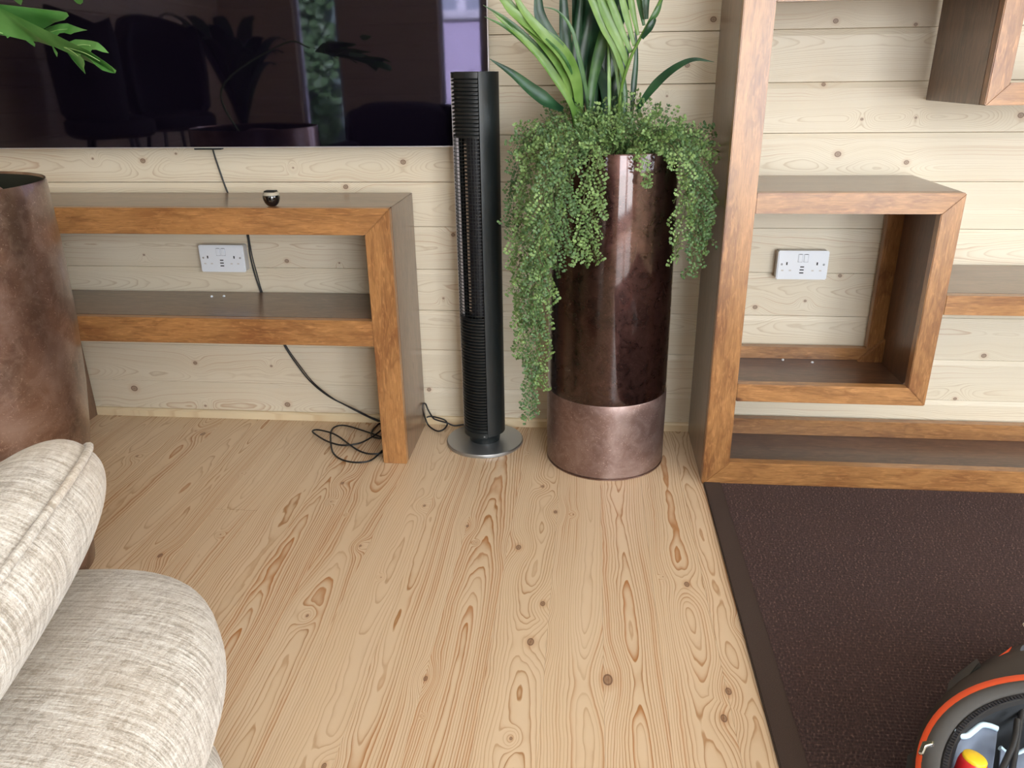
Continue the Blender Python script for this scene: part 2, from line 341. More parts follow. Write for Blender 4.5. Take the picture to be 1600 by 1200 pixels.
# ================================================================ ROOM
XL, XR, YF, ZC = -3.05, 3.35, -4.5, 2.5
PITCH = 0.1345; Z0 = 0.129
def board_mesh(L, W, T=0.012, ch=0.0085, cd_=0.0035, chl=None):
    chl = ch if chl is None else chl
    bm = BM(); h = W / 2 - 0.0005
    prof = [(-h, 0), (-h, T - cd_), (-h + chl, T), (h - ch, T), (h, T - cd_), (h, 0)]
    a = [bm.verts.new((0, p, q)) for p, q in prof]; b = [bm.verts.new((L, p, q)) for p, q in prof]
    for i in range(5): bm.faces.new((a[i], a[i+1], b[i+1], b[i]))
    bm.faces.new(a[::-1]); bm.faces.new(b)
    me = bpy.data.meshes.new('board'); bmesh.ops.recalc_face_normals(bm, faces=bm.faces); bm.to_mesh(me); bm.free(); return me
MC = {}
def board_wall(parent, origin, udir, ndir, L, mat, holes=(), top=ZC, key=''):
    # origin: point on the finished back face at floor level; boards run along udir, stick out along ndir
    u = Vector(udir); n = Vector(ndir); v = n.cross(u)   # up
    k = 0; edges = [0.0] + [Z0 + PITCH * i for i in range(40) if Z0 + PITCH * i < top - 0.02] + [top]
    for k in range(len(edges) - 1):
        z0, z1 = edges[k], edges[k+1]; segs = [(0.0, L)]
        for (a, b, c, d) in holes:
            if z1 > c + 0.01 and z0 < d - 0.01:
                ns = []
                for s0, s1 in segs:
                    if a > s0: ns.append((s0, min(a, s1)))
                    if b < s1: ns.append((max(b, s0), s1))
                segs = [q for q in ns if q[1] - q[0] > 0.02]
        for s0, s1 in segs:
            kk = (round(s1 - s0, 3), round(z1 - z0, 3), mat.name)
            if kk not in MC:
                MC[kk] = board_mesh(s1 - s0, z1 - z0, 0.016, 0.0150, 0.0045, 0.0015); MC[kk].materials.append(mat)
            o = obj('board', MC[kk], None, parent, seed=(k * 1.37 + s0 * 2.1 + len(key) * 3.3) % 23 + 0.2)
            p = Vector(origin) + u * s0 + Vector((0, 0, (z0 + z1) / 2))
            o.matrix_world = Matrix(((u.x, 0, n.x, p.x), (u.y, 0, n.y, p.y), (u.z, 1, n.z, p.z), (0, 0, 0, 1))) if v.z > 0 else \
                Matrix(((-u.x, 0, n.x, p.x + u.x*(s1-s0)), (-u.y, 0, n.y, p.y + u.y*(s1-s0)), (0, 1, n.z, p.z), (0, 0, 0, 1)))
def struct(name, bm, mat): return tag(obj(name, bm, mat), kind='structure')
def wall_slabs(name, rects, axis, c0, c1, mat):
    bm = BM()
    for a, b, z0, z1 in rects:
        if axis == 'y': box(bm, a, b, c0, c1, z0, z1)
        else: box(bm, c0, c1, a, b, z0, z1)
    return struct(name, bm, mat)
wb = wall_slabs('wall_back', [(XL - .1, XR + .1, 0, ZC)], 'y', 0.016, 0.12, M['wallfar'])
board_wall(wb, (XL, 0.016, 0), (1, 0, 0), (0, -1, 0), XR - XL, M['wall'], key='b')
wl = wall_slabs('wall_left', [(YF - .1, 0.016, 0, ZC)], 'x', XL - 0.12, XL - 0.016, M['wallfar'])
board_wall(wl, (XL - 0.016, YF, 0), (0, 1, 0), (1, 0, 0), -YF, M['wallfar'], key='ll')
SW = (1.2, 3.2, 0.75, 2.0)   # side window along y measured from YF
wr = wall_slabs('wall_right', [(YF - .1, YF + SW[0], 0, ZC), (YF + SW[1], 0.016, 0, ZC), (YF + SW[0], YF + SW[1], 0, SW[2]), (YF + SW[0], YF + SW[1], SW[3], ZC)], 'x', XR + 0.016, XR + 0.12, M['wallfar'])
board_wall(wr, (XR + 0.016, YF, 0), (0, 1, 0), (-1, 0, 0), -YF, M['wallfar'], holes=[SW], key='rrr')
FH = [(-2.43 - XL, -2.06 - XL, 0.35, 2.05), (-1.24 - XL, -0.88 - XL, 0.35, 2.05), (0.62 - XL, 2.88 - XL, 0.0, 2.2)]
xs = [XL - .1] + [c + XL for h in FH for c in h[:2]] + [XR + .1]
rects = [(xs[i], xs[i+1], 0, ZC) for i in range(0, len(xs), 2)] + [(h[0] + XL, h[1] + XL, h[3], ZC) for h in FH] + [(h[0] + XL, h[1] + XL, 0, h[2]) for h in FH[:2]]
wf = wall_slabs('wall_front', rects, 'y', YF - 0.12, YF - 0.016, M['wallfar'])
board_wall(wf, (XL, YF - 0.016, 0), (1, 0, 0), (0, 1, 0), XR - XL, M['wallfar'], holes=FH, key='ffff')
bm = BM(); box(bm, XL - .1, XR + .1, YF - .1, 0.1, ZC, ZC + 0.08)
ceil = struct('ceiling', bm, plain('ceiling paint', (0.80, 0.76, 0.68), 0.7))
# floor: sub floor and single boards
bm = BM(); box(bm, XL - .1, XR + .1, YF - .1, 0.1, -0.06, -0.02)
fl = struct('floor', bm, plain('sub floor', (0.16, 0.10, 0.05), 0.8))
FW_ = 0.1175; x0 = 0.050 - FW_ * 27; cuts = {30: -1.7, 18: -0.6, 26: -2.1}
for i in range(60):
    a = x0 + i * FW_
    if a > XR: break
    if a + FW_ < XL: continue
    xc = a + FW_ / 2
    parts = [(YF, 0.016)] if i not in cuts else [(YF, cuts[i] - 0.0005), (cuts[i] + 0.0005, 0.016)]
    for j, (ya, yb) in enumerate(parts):
        kk = ('f', round(yb - ya, 3))
        if kk not in MC:
            MC[kk] = board_mesh(yb - ya, FW_ + 0.0008, 0.02, 0.0005, 0.0004); MC[kk].materials.append(M['floor'])
        o = obj('board', MC[kk], None, fl, seed=(i * 2.71 + j * 5.3) % 29 + 0.3); o['rich'] = {24: 1.0, 20: 1.0, 27: 0.55, 28: 0.35, 21: 0.3, 17: 0.6}.get(i, [0.1, 0.25, 0.05, 0.4][i % 4])
        o.matrix_world = Matrix(((0, 1, 0, xc), (1, 0, 0, ya), (0, 0, 1, -0.02), (0, 0, 0, 1)))
        # mirrored frame is fixed by turning the board about its own length
        o.matrix_world = Matrix(((0, -1, 0, xc), (1, 0, 0, ya), (0, 0, 1, -0.02), (0, 0, 0, 1)))
bm = BM(); prism = [(-0.012, 0), (-0.012, 0.022), (-0.007, 0.028), (0.0, 0.028), (0.0, 0.0)]
a = [bm.verts.new((0, p, q)) for p, q in prism]; b = [bm.verts.new((XR - XL, p, q)) for p, q in prism]
for i in range(5): bm.faces.new((a[i], a[(i+1) % 5], b[(i+1) % 5], b[i]))
bm.faces.new(a); bm.faces.new(b[::-1])
o = struct('baseboard_back', bm, M['wallfar']); o.location = (XL, -0.0002, 0.0002); o['seed'] = 4.4

# windows and doors behind the camera
wframe = plain('white window frame', (0.78, 0.78, 0.80), 0.4)
gl = NT('window glass'); gl.set((1, 1, 1), 0.0); gl.b.inputs['Transmission Weight'].default_value = 1.0; gl.b.inputs['IOR'].default_value = 1.02
M['glass'] = gl.m
def window(name, x0, x1, z0, z1, y, mull=(), axis='y', t_=0.05):
    bm = BM()
    R = [(x0, x1, z0, z0 + t_), (x0, x1, z1 - t_, z1), (x0, x0 + t_, z0 + t_, z1 - t_), (x1 - t_, x1, z0 + t_, z1 - t_)] + [(m - .035, m + .035, z0 + t_, z1 - t_) for m in mull]
    for a, b, c, d in R:
        if axis == 'y': box(bm, a, b, y - 0.03, y + 0.03, c, d, 0.004)
        else: box(bm, y - 0.03, y + 0.03, a, b, c, d, 0.004)
    f = struct(name, bm, wframe)
    bm = BM()
    if axis == 'y': box(bm, x0 + t_, x1 - t_, y - .004, y + .004, z0 + t_, z1 - t_)
    else: box(bm, y - .004, y + .004, x0 + t_, x1 - t_, z0 + t_, z1 - t_)
    obj('pane', bm, M['glass'], f)
window('window_1', -2.43, -2.06, 0.35, 2.05, YF - 0.07, t_=0.03)
window('window_2', -1.24, -0.88, 0.35, 2.05, YF - 0.07, t_=0.03)
window('window_3', YF + SW[0], YF + SW[1], SW[2], SW[3], XR + 0.07, mull=(YF + 2.2,), axis='x')
bm = BM()
for a, b in ((0.62, 1.72), (1.78, 2.88)):
    for r in ((a, b, 0.0, 0.12), (a, b, 2.1, 2.2), (a, a + .08, .12, 2.1), (b - .08, b, .12, 2.1)): box(bm, r[0], r[1], YF - .1, YF - .05, r[2], r[3], 0.004)
d1 = struct('door_1', bm, wframe)
# outside, seen mirrored in the television
bm = BM(); box(bm, -9, 9, -14, YF - 0.13, -0.12, -0.05); struct('patio', bm, plain('paving', (0.30, 0.29, 0.27), 0.9))
shed = thing('shed', 'grey-green horizontally boarded garden shed outside, seen mirrored in the television', 'shed', (-3.9, -6.6, 0))
gm = plain('grey green boards', (0.22, 0.31, 0.27), 0.8)
for i in range(18):
    bm = BM(); box(bm, -1.3, 1.25, -0.012, 0.012, -0.06, 0.075, 0.004); o = obj('board', bm, gm, shed); o.location = (0, 0, 0.1 + i * 0.14); o.rotation_euler = (math.radians(-6), 0, 0)
bm = BM(); box(bm, -1.3, 1.25, -1.4, -0.03, 0, 2.6); obj('wall', bm, gm, shed)
ivy = tag(obj('ivy', BM(), M['fern2']), 'glossy green ivy climbing outside, seen mirrored in the television', 'ivy', kind='stuff')
def add_leaves(bm, pts, r0, r1, facing, flat=0.5):
    for p in pts:
        r = random.uniform(r0, r1); n = (Vector(facing) + Vector((random.uniform(-1, 1), random.uniform(-1, 1), random.uniform(-1, 1))) * flat).normalized()
        a = n.orthogonal().normalized(); b = n.cross(a); th = random.uniform(0, 6.28)
        a, b = a * math.cos(th) + b * math.sin(th), b * math.cos(th) - a * math.sin(th)
        vs = [bm.verts.new(Vector(p) + a * r * x_ + b * r * y_ + n * r * z_) for x_, y_, z_ in ((0, 0, 0.1), (1, 0, 0), (.55, .8, -.08), (-.3, .9, 0), (-1, .15, -.1), (-.35, -.85, 0), (.5, -.8, -.08))]
        for i in range(1, 7): bm.faces.new((vs[0], vs[i], vs[i % 6 + 1]))
bm = BM(); add_leaves(bm, [(-3.35 + random.random() ** 1.5 * 0.6 + 0.1 * math.sin(i), -6.35 + random.uniform(-.15, .15), random.uniform(0.2, 2.6)) for i in range(1500)], 0.03, 0.07, (0.3, 1, 0.4), 0.8)
bm.to_mesh(ivy.data); bm.free(); 
bm = BM(); box(bm, -2.6, -1.0, -7.4, -6.9, -0.05, 1.62, 0.02)
tag(obj('rendered_wall', bm, plain('pale render', (0.70, 0.62, 0.78), 0.9)), 'pale rendered garden wall outside, mirrored at the right of the television', 'wall')
bm = BM(); box(bm, -2.6, -1.0, -7.45, -6.86, 1.62, 1.72, 0.02); box(bm, -2.0, -1.9, -7.2, -7.1, 1.56, 2.7); box(bm, -1.5, -1.4, -7.2, -7.1, 1.56, 2.7); box(bm, -2.6, -1, -7.2, -7.1, 2.3, 2.4)
tag(obj('white_trellis', bm, wframe), 'white painted frame on top of the rendered garden wall, mirrored in the television', 'frame')
# ================================================================ FURNITURE BEHIND THE CAMERA (mirrored in the screen)
def blob(name, mat, parent, c, h, e=0.5, rot=None, nu=40, nv=24, seam=False, sag=0.0):
    # superellipsoid cushion
    bm = BM(); sp = lambda v, p: math.copysign(abs(v) ** p, v); rows = []
    for j in range(nv + 1):
        ph = -math.pi/2 + math.pi * j / nv; row = []
        for i in range(nu):
            th = 2*math.pi*i/nu
            x = sp(math.cos(ph), e) * sp(math.cos(th), e); y = sp(math.cos(ph), e) * sp(math.sin(th), e); z = sp(math.sin(ph), e)
            row.append(bm.verts.new((x*h[0], y*h[1], z*h[2] - sag*(1 - x*x)*0)))
        rows.append(row)
    for a, b in zip(rows, rows[1:]):
        for i in range(nu): bm.faces.new((a[i], a[(i+1) % nu], b[(i+1) % nu], b[i]))
    bmesh.ops.remove_doubles(bm, verts=bm.verts, dist=1e-5)
    o = obj(name, bm, mat, parent, smooth=True); o.location = c
    if rot: o.rotation_euler = rot
    return o
dark = plain('dark upholstery', (0.015, 0.015, 0.02), 0.8)
sf = thing('sofa', 'dark low sofa at the far wall, mirrored at the bottom of the television', 'sofa', (-0.98, -3.9, 0))
blob('seat', dark, sf, (0, 0.1, 0.25), (0.98, 0.45, 0.2), 0.25); blob('backrest', dark, sf, (0, -0.3, 0.55), (0.98, 0.14, 0.32), 0.25)
for s in (-1, 1): blob('arm', dark, sf, (s*0.92, 0.05, 0.35), (0.12, 0.45, 0.26), 0.35)
for x in (-0.5, 0.35): blob('cushion', dark, sf, (x, -0.12, 0.66), (0.38, 0.1, 0.24), 0.5, (math.radians(-14), 0, 0))
def bar_stool(loc, rz, label):
    c = thing('bar_stool', label, 'stool', loc, rz, 'bar stools mirrored in the screen')
    bm = BM(); n = 20; rings = []
    for (k, z) in ((0.70, 0.84), (0.95, 0.93), (1.0, 1.08), (0.98, 1.24), (0.85, 1.36)):
        rings.append([bm.verts.new((0.26*k*math.cos(t_), 0.24*k*math.sin(t_), z + (0.10*abs(math.sin(t_)) if z > 1.0 else 0))) for t_ in [math.radians(-20 + 220*i/n) for i in range(n+1)]])
    for a, b in zip(rings, rings[1:]):
        for i in range(n): bm.faces.new((a[i], a[i+1], b[i+1], b[i]))
    o = obj('backrest', bm, dark, c, smooth=True); md = o.modifiers.new('s', 'SOLIDIFY'); md.thickness = 0.04
    blob('seat', dark, c, (0, 0, 0.85), (0.23, 0.22, 0.06), 0.5)
    for sx in (-1, 1):
        for sy in (-1, 1):
            bm = BM(); tube(bm, [(sx*0.10, sy*0.10, 0.84), (sx*0.20, sy*0.20, 0.0)], 0.012, 6, smooth=False); obj('leg', bm, M['black'], c)
bar_stool((-2.66, -2.05, 0), 0.9, 'nearer black high stool on thin legs, mirrored at the left of the television')
bar_stool((-2.60, -2.62, 0), 2.2, 'farther black high stool on thin legs, mirrored behind the first')
pp = thing('low_planter', 'square black planter with a dark palm, mirrored in the middle of the television', 'planter', (-2.37, -3.15, 0))
bm = BM(); box(bm, -0.30, 0.30, -0.16, 0.16, 0, 0.77, 0.01); obj('pot', bm, M['gloss'], pp)
for k in range(24):
    bm = BM(); az = k*2.4; L = 0.45 + 0.4*((k*7) % 5)/5; n = 9; prev = None
    for i in range(n+1):
        tt = i/n; c = Vector((math.cos(az)*L*tt*0.62, math.sin(az)*L*tt*0.4, 0.76 + L*2.2*tt - 1.3*L*tt*tt)); s_ = Vector((-math.sin(az), math.cos(az), 0))*0.06*math.sin(math.pi*min(1, tt*0.9 + 0.1))
        cur = (bm.verts.new(c - s_), bm.verts.new(c + s_ + Vector((0, 0, 0.01))))
        if prev: bm.faces.new((prev[0], prev[1], cur[1], cur[0]))
        prev = cur
    obj('leaf', bm, M['palm_d'], pp, smooth=True)

# ================================================================ SIDEBOARD
YS = -0.301; BK = -0.010
sb = thing('sideboard', 'open honey-brown hardwood sideboard with one shelf, standing under the television', 'sideboard', (-1.13, -0.15, 0))
def at(parent): return parent.location
def fm(name, pts, y0, y1, mat, parent, seed, bev=0.002, label=None):
    # a member whose outline is given in x/z, its origin at its middle
    cx = sum(p[0] for p in pts)/len(pts); cz = sum(p[1] for p in pts)/len(pts); cy = (y0 + y1)/2
    bm = BM(); prism_y(bm, [(x - cx, z - cz) for x, z in pts], y0 - cy, y1 - cy, bev)
    o = obj(name, bm, mat, parent, seed=seed, label=label); o.location = Vector((cx, cy, cz)) - Vector(parent.location); return auto(o, 40)
L, R, T, th = -1.788, -0.536, 0.772, 0.073; FD = 0.026
fm('top_rail', [(L, T), (R, T), (R - th, T - th), (L + th, T - th)], YS, YS + FD, M['hx'], sb, 1.3)
fm('leg', [(R, T - .0005), (R, 0), (R - th, 0), (R - th, T - th)], YS, YS + FD, M['hz'], sb, 2.1)
fm('leg', [(L, T), (L + th, T - th), (L + th, 0), (L, 0)], YS, YS + FD, M['hz'], sb, 5.1)
fm('shelf_rail', [(L + th, 0.454), (R - th, 0.454), (R - th, 0.377), (L + th, 0.377)], YS + 0.001, YS + FD, M['hx'], sb, 6.7)
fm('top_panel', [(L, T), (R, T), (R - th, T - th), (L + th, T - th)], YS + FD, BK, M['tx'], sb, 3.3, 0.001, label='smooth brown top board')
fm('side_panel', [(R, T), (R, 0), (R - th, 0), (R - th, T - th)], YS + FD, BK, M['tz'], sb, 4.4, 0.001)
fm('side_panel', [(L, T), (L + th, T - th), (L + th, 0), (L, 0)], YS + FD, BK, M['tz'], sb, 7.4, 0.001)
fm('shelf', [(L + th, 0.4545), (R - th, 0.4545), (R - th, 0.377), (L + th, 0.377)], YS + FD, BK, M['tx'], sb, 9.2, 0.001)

# ================================================================ SHELVING UNIT
YU = -0.361; FE = 0.03; YB = -0.012
un = thing('shelving_unit', 'tall asymmetric open shelving unit in honey-brown hardwood with shade-darkened panels, right of the planter', 'shelving', (0.341, -0.19, 0))
PL, PR, P2 = 0.341, 0.413, 0.353; TOPZ = 1.95; XE = 2.10
fm('post', [(PL, TOPZ), (PR, TOPZ - .07), (PR, 0.071), (PL, 0)], YU, YU + FE, M['hz'], un, 11.3)
fm('bottom_rail', [(PL, 0), (PR, 0.071), (XE - .07, 0.071), (XE, 0)], YU, YU + FE, M['hx'], un, 12.9)
fm('post', [(XE, TOPZ), (XE, 0), (XE - .07, .071), (XE - .07, TOPZ - .07)], YU, YU + FE, M['hz'], un, 13.3)
fm('top_rail', [(PL, TOPZ), (XE, TOPZ), (XE - .07, TOPZ - .07), (PR, TOPZ - .07)], YU, YU + FE, M['hx'], un, 14.2)
fm('side_panel', [(PL, 0), (PL, TOPZ), (P2, TOPZ), (P2, 0)], YU + FE, YB, M['tz'], un, 15.2, 0.001, label='smooth side panel, brown darkened for shade')
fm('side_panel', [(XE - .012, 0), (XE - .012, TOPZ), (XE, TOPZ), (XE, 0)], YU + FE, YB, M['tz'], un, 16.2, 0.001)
fm('bottom_panel', [(P2, 0.001), (XE - .012, 0.001), (XE - .012, 0.013), (P2, 0.013)], YU + FE, YB, M['dx'], un, 17.7, 0.001, label='striped bottom board, dark wood deepened for shade')
fm('back_rail', [(P2, 0.013), (XE - .012, 0.013), (XE - .012, 0.066), (P2, 0.066)], YB - .028, YB, M['hx'], un, 18.4, 0.0015)
fm('back_post', [(P2, 0.066), (P2, TOPZ), (PR - .01, TOPZ), (PR - .01, 0.066)], YB - .028, YB, M['hz'], un, 19.4, 0.0015)
# lower cube
BR, BT, BB, bt = 0.910, 0.822, 0.260, 0.051
fm('cube_top_rail', [(PR, BT), (BR, BT), (BR - bt, BT - bt), (PR, BT - bt)], YU + .0005, YU + FE, M['hx'], un, 21.5)
fm('cube_side_rail', [(BR, BT), (BR, BB), (BR - bt, BB + bt), (BR - bt, BT - bt)], YU + .0005, YU + FE, M['hz'], un, 22.9)
fm('cube_bottom_rail', [(PR, BB), (PR, BB + bt), (BR - bt, BB + bt), (BR, BB)], YU + .0005, YU + FE, M['hx'], un, 24.3)
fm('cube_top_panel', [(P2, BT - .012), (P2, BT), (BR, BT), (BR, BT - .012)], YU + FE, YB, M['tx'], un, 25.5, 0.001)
fm('cube_side_panel', [(BR - .012, BB), (BR - .012, BT - .012), (BR, BT - .012), (BR, BB)], YU + FE, YB, M['dz'], un, 26.1, 0.001, label='inner side of the cube, brown darkened for shade')
fm('cube_bottom_panel', [(P2, BB), (P2, BB + .012), (BR - .012, BB + .012), (BR - .012, BB)], YU + FE, YB, M['dx'], un, 27.4, 0.001, label='floor of the cube, dark wood deepened for shade')
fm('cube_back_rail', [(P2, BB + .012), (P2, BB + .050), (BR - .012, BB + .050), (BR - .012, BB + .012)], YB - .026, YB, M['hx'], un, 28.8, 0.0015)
fm('cube_back_post', [(BR - .057, BB + .05), (BR - .057, BT - .012), (BR - .012, BT - .012), (BR - .012, BB + .05)], YB - .026, YB, M['hz'], un, 29.3, 0.0015)
fm('corner_block', [(BR - .082, BB + .012), (BR - .012, BB + .085), (BR - .012, BB + .012)], YB - .044, YB - .026, M['hz'], un, 31.1, 0.001)
fm('corner_block', [(BR - bt - .028, BB + .012), (BR - .012, BB + .078), (BR - .012, BB + .012)], YU + FE, YU + FE + .02, M['hz'], un, 31.9, 0.001)
fm('corner_block', [(XE - .42, 0.013), (XE - .42, 0.06), (XE - .37, 0.013)], YB - .044, YB - .028, M['hz'], un, 33.1, 0.001)
# middle shelf
fm('shelf_rail', [(BR, 0.515), (BR, 0.566), (XE - .07, 0.566), (XE - .07, 0.515)], YU + .0005, YU + FE, M['hx'], un, 34.6)
fm('shelf', [(BR, 0.555), (BR, 0.566), (XE - .012, 0.566), (XE - .012, 0.555)], YU + FE, YB, M['tx'], un, 35.8, 0.001)
# upper cube, hung from the upper shelf
UL = 0.909
fm('upper_cube_side_rail', [(UL, 1.022), (UL, TOPZ - .07), (UL + .047, TOPZ - .07), (UL + .047, 1.071)], YU, YU + FE, M['hz'], un, 37.2)
fm('upper_cube_bottom_rail', [(UL, 1.022), (UL + .047, 1.071), (1.503, 1.071), (1.55, 1.022)], YU, YU + FE, M['hx'], un, 38.1)
fm('upper_cube_side_rail', [(1.55, 1.022), (1.503, 1.071), (1.503, TOPZ - .07), (1.55, TOPZ - .07)], YU, YU + FE, M['hz'], un, 39.2)
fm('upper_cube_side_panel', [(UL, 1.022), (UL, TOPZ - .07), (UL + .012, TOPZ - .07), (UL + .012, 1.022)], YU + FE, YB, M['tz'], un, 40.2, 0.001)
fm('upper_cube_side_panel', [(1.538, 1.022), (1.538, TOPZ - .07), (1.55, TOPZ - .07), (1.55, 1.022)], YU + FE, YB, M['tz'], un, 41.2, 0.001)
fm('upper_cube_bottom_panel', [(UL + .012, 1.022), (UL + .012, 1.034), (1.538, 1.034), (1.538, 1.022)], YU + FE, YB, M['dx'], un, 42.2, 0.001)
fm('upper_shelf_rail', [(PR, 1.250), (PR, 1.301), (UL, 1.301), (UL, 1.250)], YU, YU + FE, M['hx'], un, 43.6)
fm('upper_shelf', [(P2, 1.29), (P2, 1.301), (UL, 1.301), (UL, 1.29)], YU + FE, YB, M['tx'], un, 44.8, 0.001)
dots = 'small white pegs on the boards'  # small raised white spots on the sideboard shelf and cube floor
def raised_dot(loc, label):
    bm = BM(); lathe(bm, [(.004, 0), (.0045, .002), (.003, .0045), (.0005, .0055)], 10, capb=True, capt=True); o = obj('white_dot', bm, M['white'], smooth=True); o.location = loc; tag(o, label, 'raised_dot', dots)
for (u, v, z, lb) in ((331, 464, 0.4545, 'left one of two small white pegs on the sideboard shelf'), (350, 463.5, 0.4545, 'right one of two small white pegs on the sideboard shelf'),
                  (1223, 563, BB + .012, 'left one of two small white pegs on the floor of the cube'), (1269, 567, BB + .012, 'right one of two small white pegs on the floor of the cube')):
    raised_dot(at_z(u, v, z), lb)

# ================================================================ SOCKETS
def socket(cx, cz, label):
    s = thing('wall_socket', label, 'socket', (cx, 0, cz), 0, 'double wall sockets')
    def sx(name, x0, x1, z0, z1, y0, y1, mat, bev=0.0, par=s, lab=None):
        bm = BM(); box(bm, x0, x1, y0, y1, z0, z1, bev); return auto(obj(name, bm, mat, par, label=lab), 50)
    sx('back_box', -.0715, .0715, -.0415, .0415, -.031, 0, M['white2'], 0.003)
    sx('face_plate', -.073, .073, -.043, .043, -.0385, -.031, M['white'], 0.0026)
    for x in (-.009, .0075): sx('switch_surround', x - .0066, x + .0066, .0095, .0337, -.0388, -.0384, M['gap'])
    for x in (-.009, .0075): sx('switch', x - .0058, x + .0058, .0105, .0325, -.0405, -.037, M['white'], 0.0012)
    for x in (-.009, .0075): sx('switch_gap', x - .004, x + .004, .0325, .0340, -.0390, -.0384, M['hole'])
    for x in (-.046, .041): sx('earth_slot', x - .002, x + .002, .001, .0095, -.0389, -.0384, M['hole'])
    for x in (-.057, -.035, .030, .052): sx('pin_slot', x - .0034, x + .0034, -.0175, -.0135, -.0389, -.0384, M['white2'])
    for k, z in enumerate((-.0045, -.0135, -.0225)): sx('usb_port', -.0075 + (.001 if k == 0 else 0), .0045, z - .0017, z + .0017, -.0389, -.0384, M['hole'])
    for x in (-.0605, .0605):
        bm = BM(); lathe(bm, [(.0032, 0), (.0030, .0008), (.0008, .001)], 14, capb=True, capt=True); o = obj('screw', bm, M['silver'], s, smooth=True)
        o.location = (x, -.0384, .003); o.rotation_euler = (math.pi/2, 0, 0)
socket(-1.1555, 0.570, 'white double wall socket with charging ports, framed by the sideboard')
socket(0.632, 0.566, 'white double wall socket with charging ports, inside the cube of the shelving unit')

# ================================================================ TELEVISION
yt = -0.055
TR, TB, TT, TL = at_y(764, 100, yt).x, at_y(400, 231, yt).z, 1.82, -1.93
tv = thing('television', 'large wall-hung flat television with a dark glossy mirroring screen', 'television', ((TL + TR)/2, -0.03, TB))
def tvp(name, x0, x1, y0, y1, z0, z1, mat, bev=0.0, lab=None):
    bm = BM(); c = tv.location; box(bm, x0 - c.x, x1 - c.x, y0 - c.y, y1 - c.y, z0 - c.z, z1 - c.z, bev); return auto(obj(name, bm, mat, tv, label=lab), 40)
tvp('screen', TL + .003, TR - .003, yt, yt + .006, TB + .003, TT - .003, M['tv'])
for a, b, c, d in ((TL, TR, TB, TB + .003), (TL, TR, TT - .003, TT), (TL, TL + .003, TB + .003, TT - .003), (TR - .003, TR, TB + .003, TT - .003)):
    tvp('bezel', a, b, yt - .001, yt + .012, c, d, M['bezel'], lab='thin pale metal edge')
tvp('back_cover', TL + .004, TR - .004, yt + .007, -0.018, TB + .004, TT - .004, M['black'], 0.002)
tvp('wall_bracket', -1.4, -0.8, -0.018, -0.001, 1.2, 1.5, M['black'])
q = at_y(324, 233, yt); tvp('sensor', q.x - .042, q.x + .042, yt, yt + .02, TB - .005, TB, M['black'], 0.001)

# ================================================================ TOWER HEATER
hc = Vector((-0.318, -0.128, 0)); hr = 0.0655
ht = thing('tower_heater', 'slim black tower fan heater on a round silver base, between sideboard and planter', 'heater', hc)
bm = BM(); lathe(bm, [(.001, .0), (.121, .0), (.1225, .002), (.1225, .008), (.120, .011), (.06, .0125), (.001, .0125)], 96); auto(obj('base', bm, M['silver'], ht, label='round satin silver base plate'), 30)
bm = BM(); lathe(bm, [(.048, .0125), (.050, .030), (.053, .034), (hr - .004, .060), (hr - .003, .064)], 64, capb=True, capt=True); auto(obj('neck', bm, M['black2'], ht), 40)
def arc_shell(bm, r, a0, a1, z0, z1, t_=0.004, n=32):
    # sector measured from -y towards +x, in degrees
    ring = []
    for i in range(n + 1):
        a = math.radians(a0 + (a1 - a0)*i/n); s, c = math.sin(a), -math.cos(a)
        ring.append([bm.verts.new((s*rr, c*rr, z)) for rr, z in ((r, z0), (r, z1), (r - t_, z1), (r - t_, z0))])
    for p, q in zip(ring, ring[1:]):
        for j in range(4): bm.faces.new((p[j], p[(j+1) % 4], q[(j+1) % 4], q[j]))
    bm.faces.new(ring[0]); bm.faces.new(ring[-1][::-1])
HT = at_y(745, 112, hc.y - hr).z
def zz(v): return at_y(735, v, hc.y - hr).z
A0, A1 = -88, 15
bm = BM(); arc_shell(bm, hr, A1 + 1.5, A0 + 360 - 1, 0.045, HT, 0.004, 72); auto(obj('housing', bm, M['black2'], ht, label='smooth satin black housing'), 40)
bm = BM(); lathe(bm, [(.001, HT - .006), (hr - .005, HT - .006), (hr - .004, HT - .001), (hr - .012, HT + .0005), (.001, HT + .0005)], 64); auto(obj('top_cap', bm, M['black'], ht), 30)
bm = BM(); arc_shell(bm, hr + .001, A0 - 3, A0 - 1, 0.055, HT - .003, 0.016, 3); obj('edge_strip', bm, M['bezel'], ht, label='thin grey edge strip')
bm = BM(); arc_shell(bm, hr - .0015, A0, A1, zz(122), HT - .001, .003, 30); obj('front_head', bm, M['black'], ht)
def louvres(name, za, zb, pitch=0.0098):
    bm = BM(); arc_shell(bm, hr - .008, A0, A1, za, zb, .003, 20); n = int((zb - za)/pitch)
    N_ = 24
    for k in range(n):
        z = za + (k + .5)*(zb - za)/n; rr = []
        for i in range(N_ + 1):
            a = math.radians(A0 + (A1 - A0)*i/N_); s, c = math.sin(a), -math.cos(a)
            rr.append([bm.verts.new((s*r_, c*r_, z + dz)) for r_, dz in ((hr - .009, .0040), (hr - .001, .0002), (hr - .0015, -.0028), (hr - .009, -.0036))])
        for p, q in zip(rr, rr[1:]):
            for j in range(4): bm.faces.new((p[j], p[(j+1) % 4], q[(j+1) % 4], q[j]))
        bm.faces.new(rr[0]); bm.faces.new(rr[-1][::-1])
    return auto(obj(name, bm, M['black'], ht, kind='stuff'), 40)
z1, z2, z3 = zz(216), zz(500), zz(690)
louvres('louvres', z1, zz(122)); louvres('louvres', 0.052, z2)
bm = BM(); n = int((z1 - z2)/0.0098)
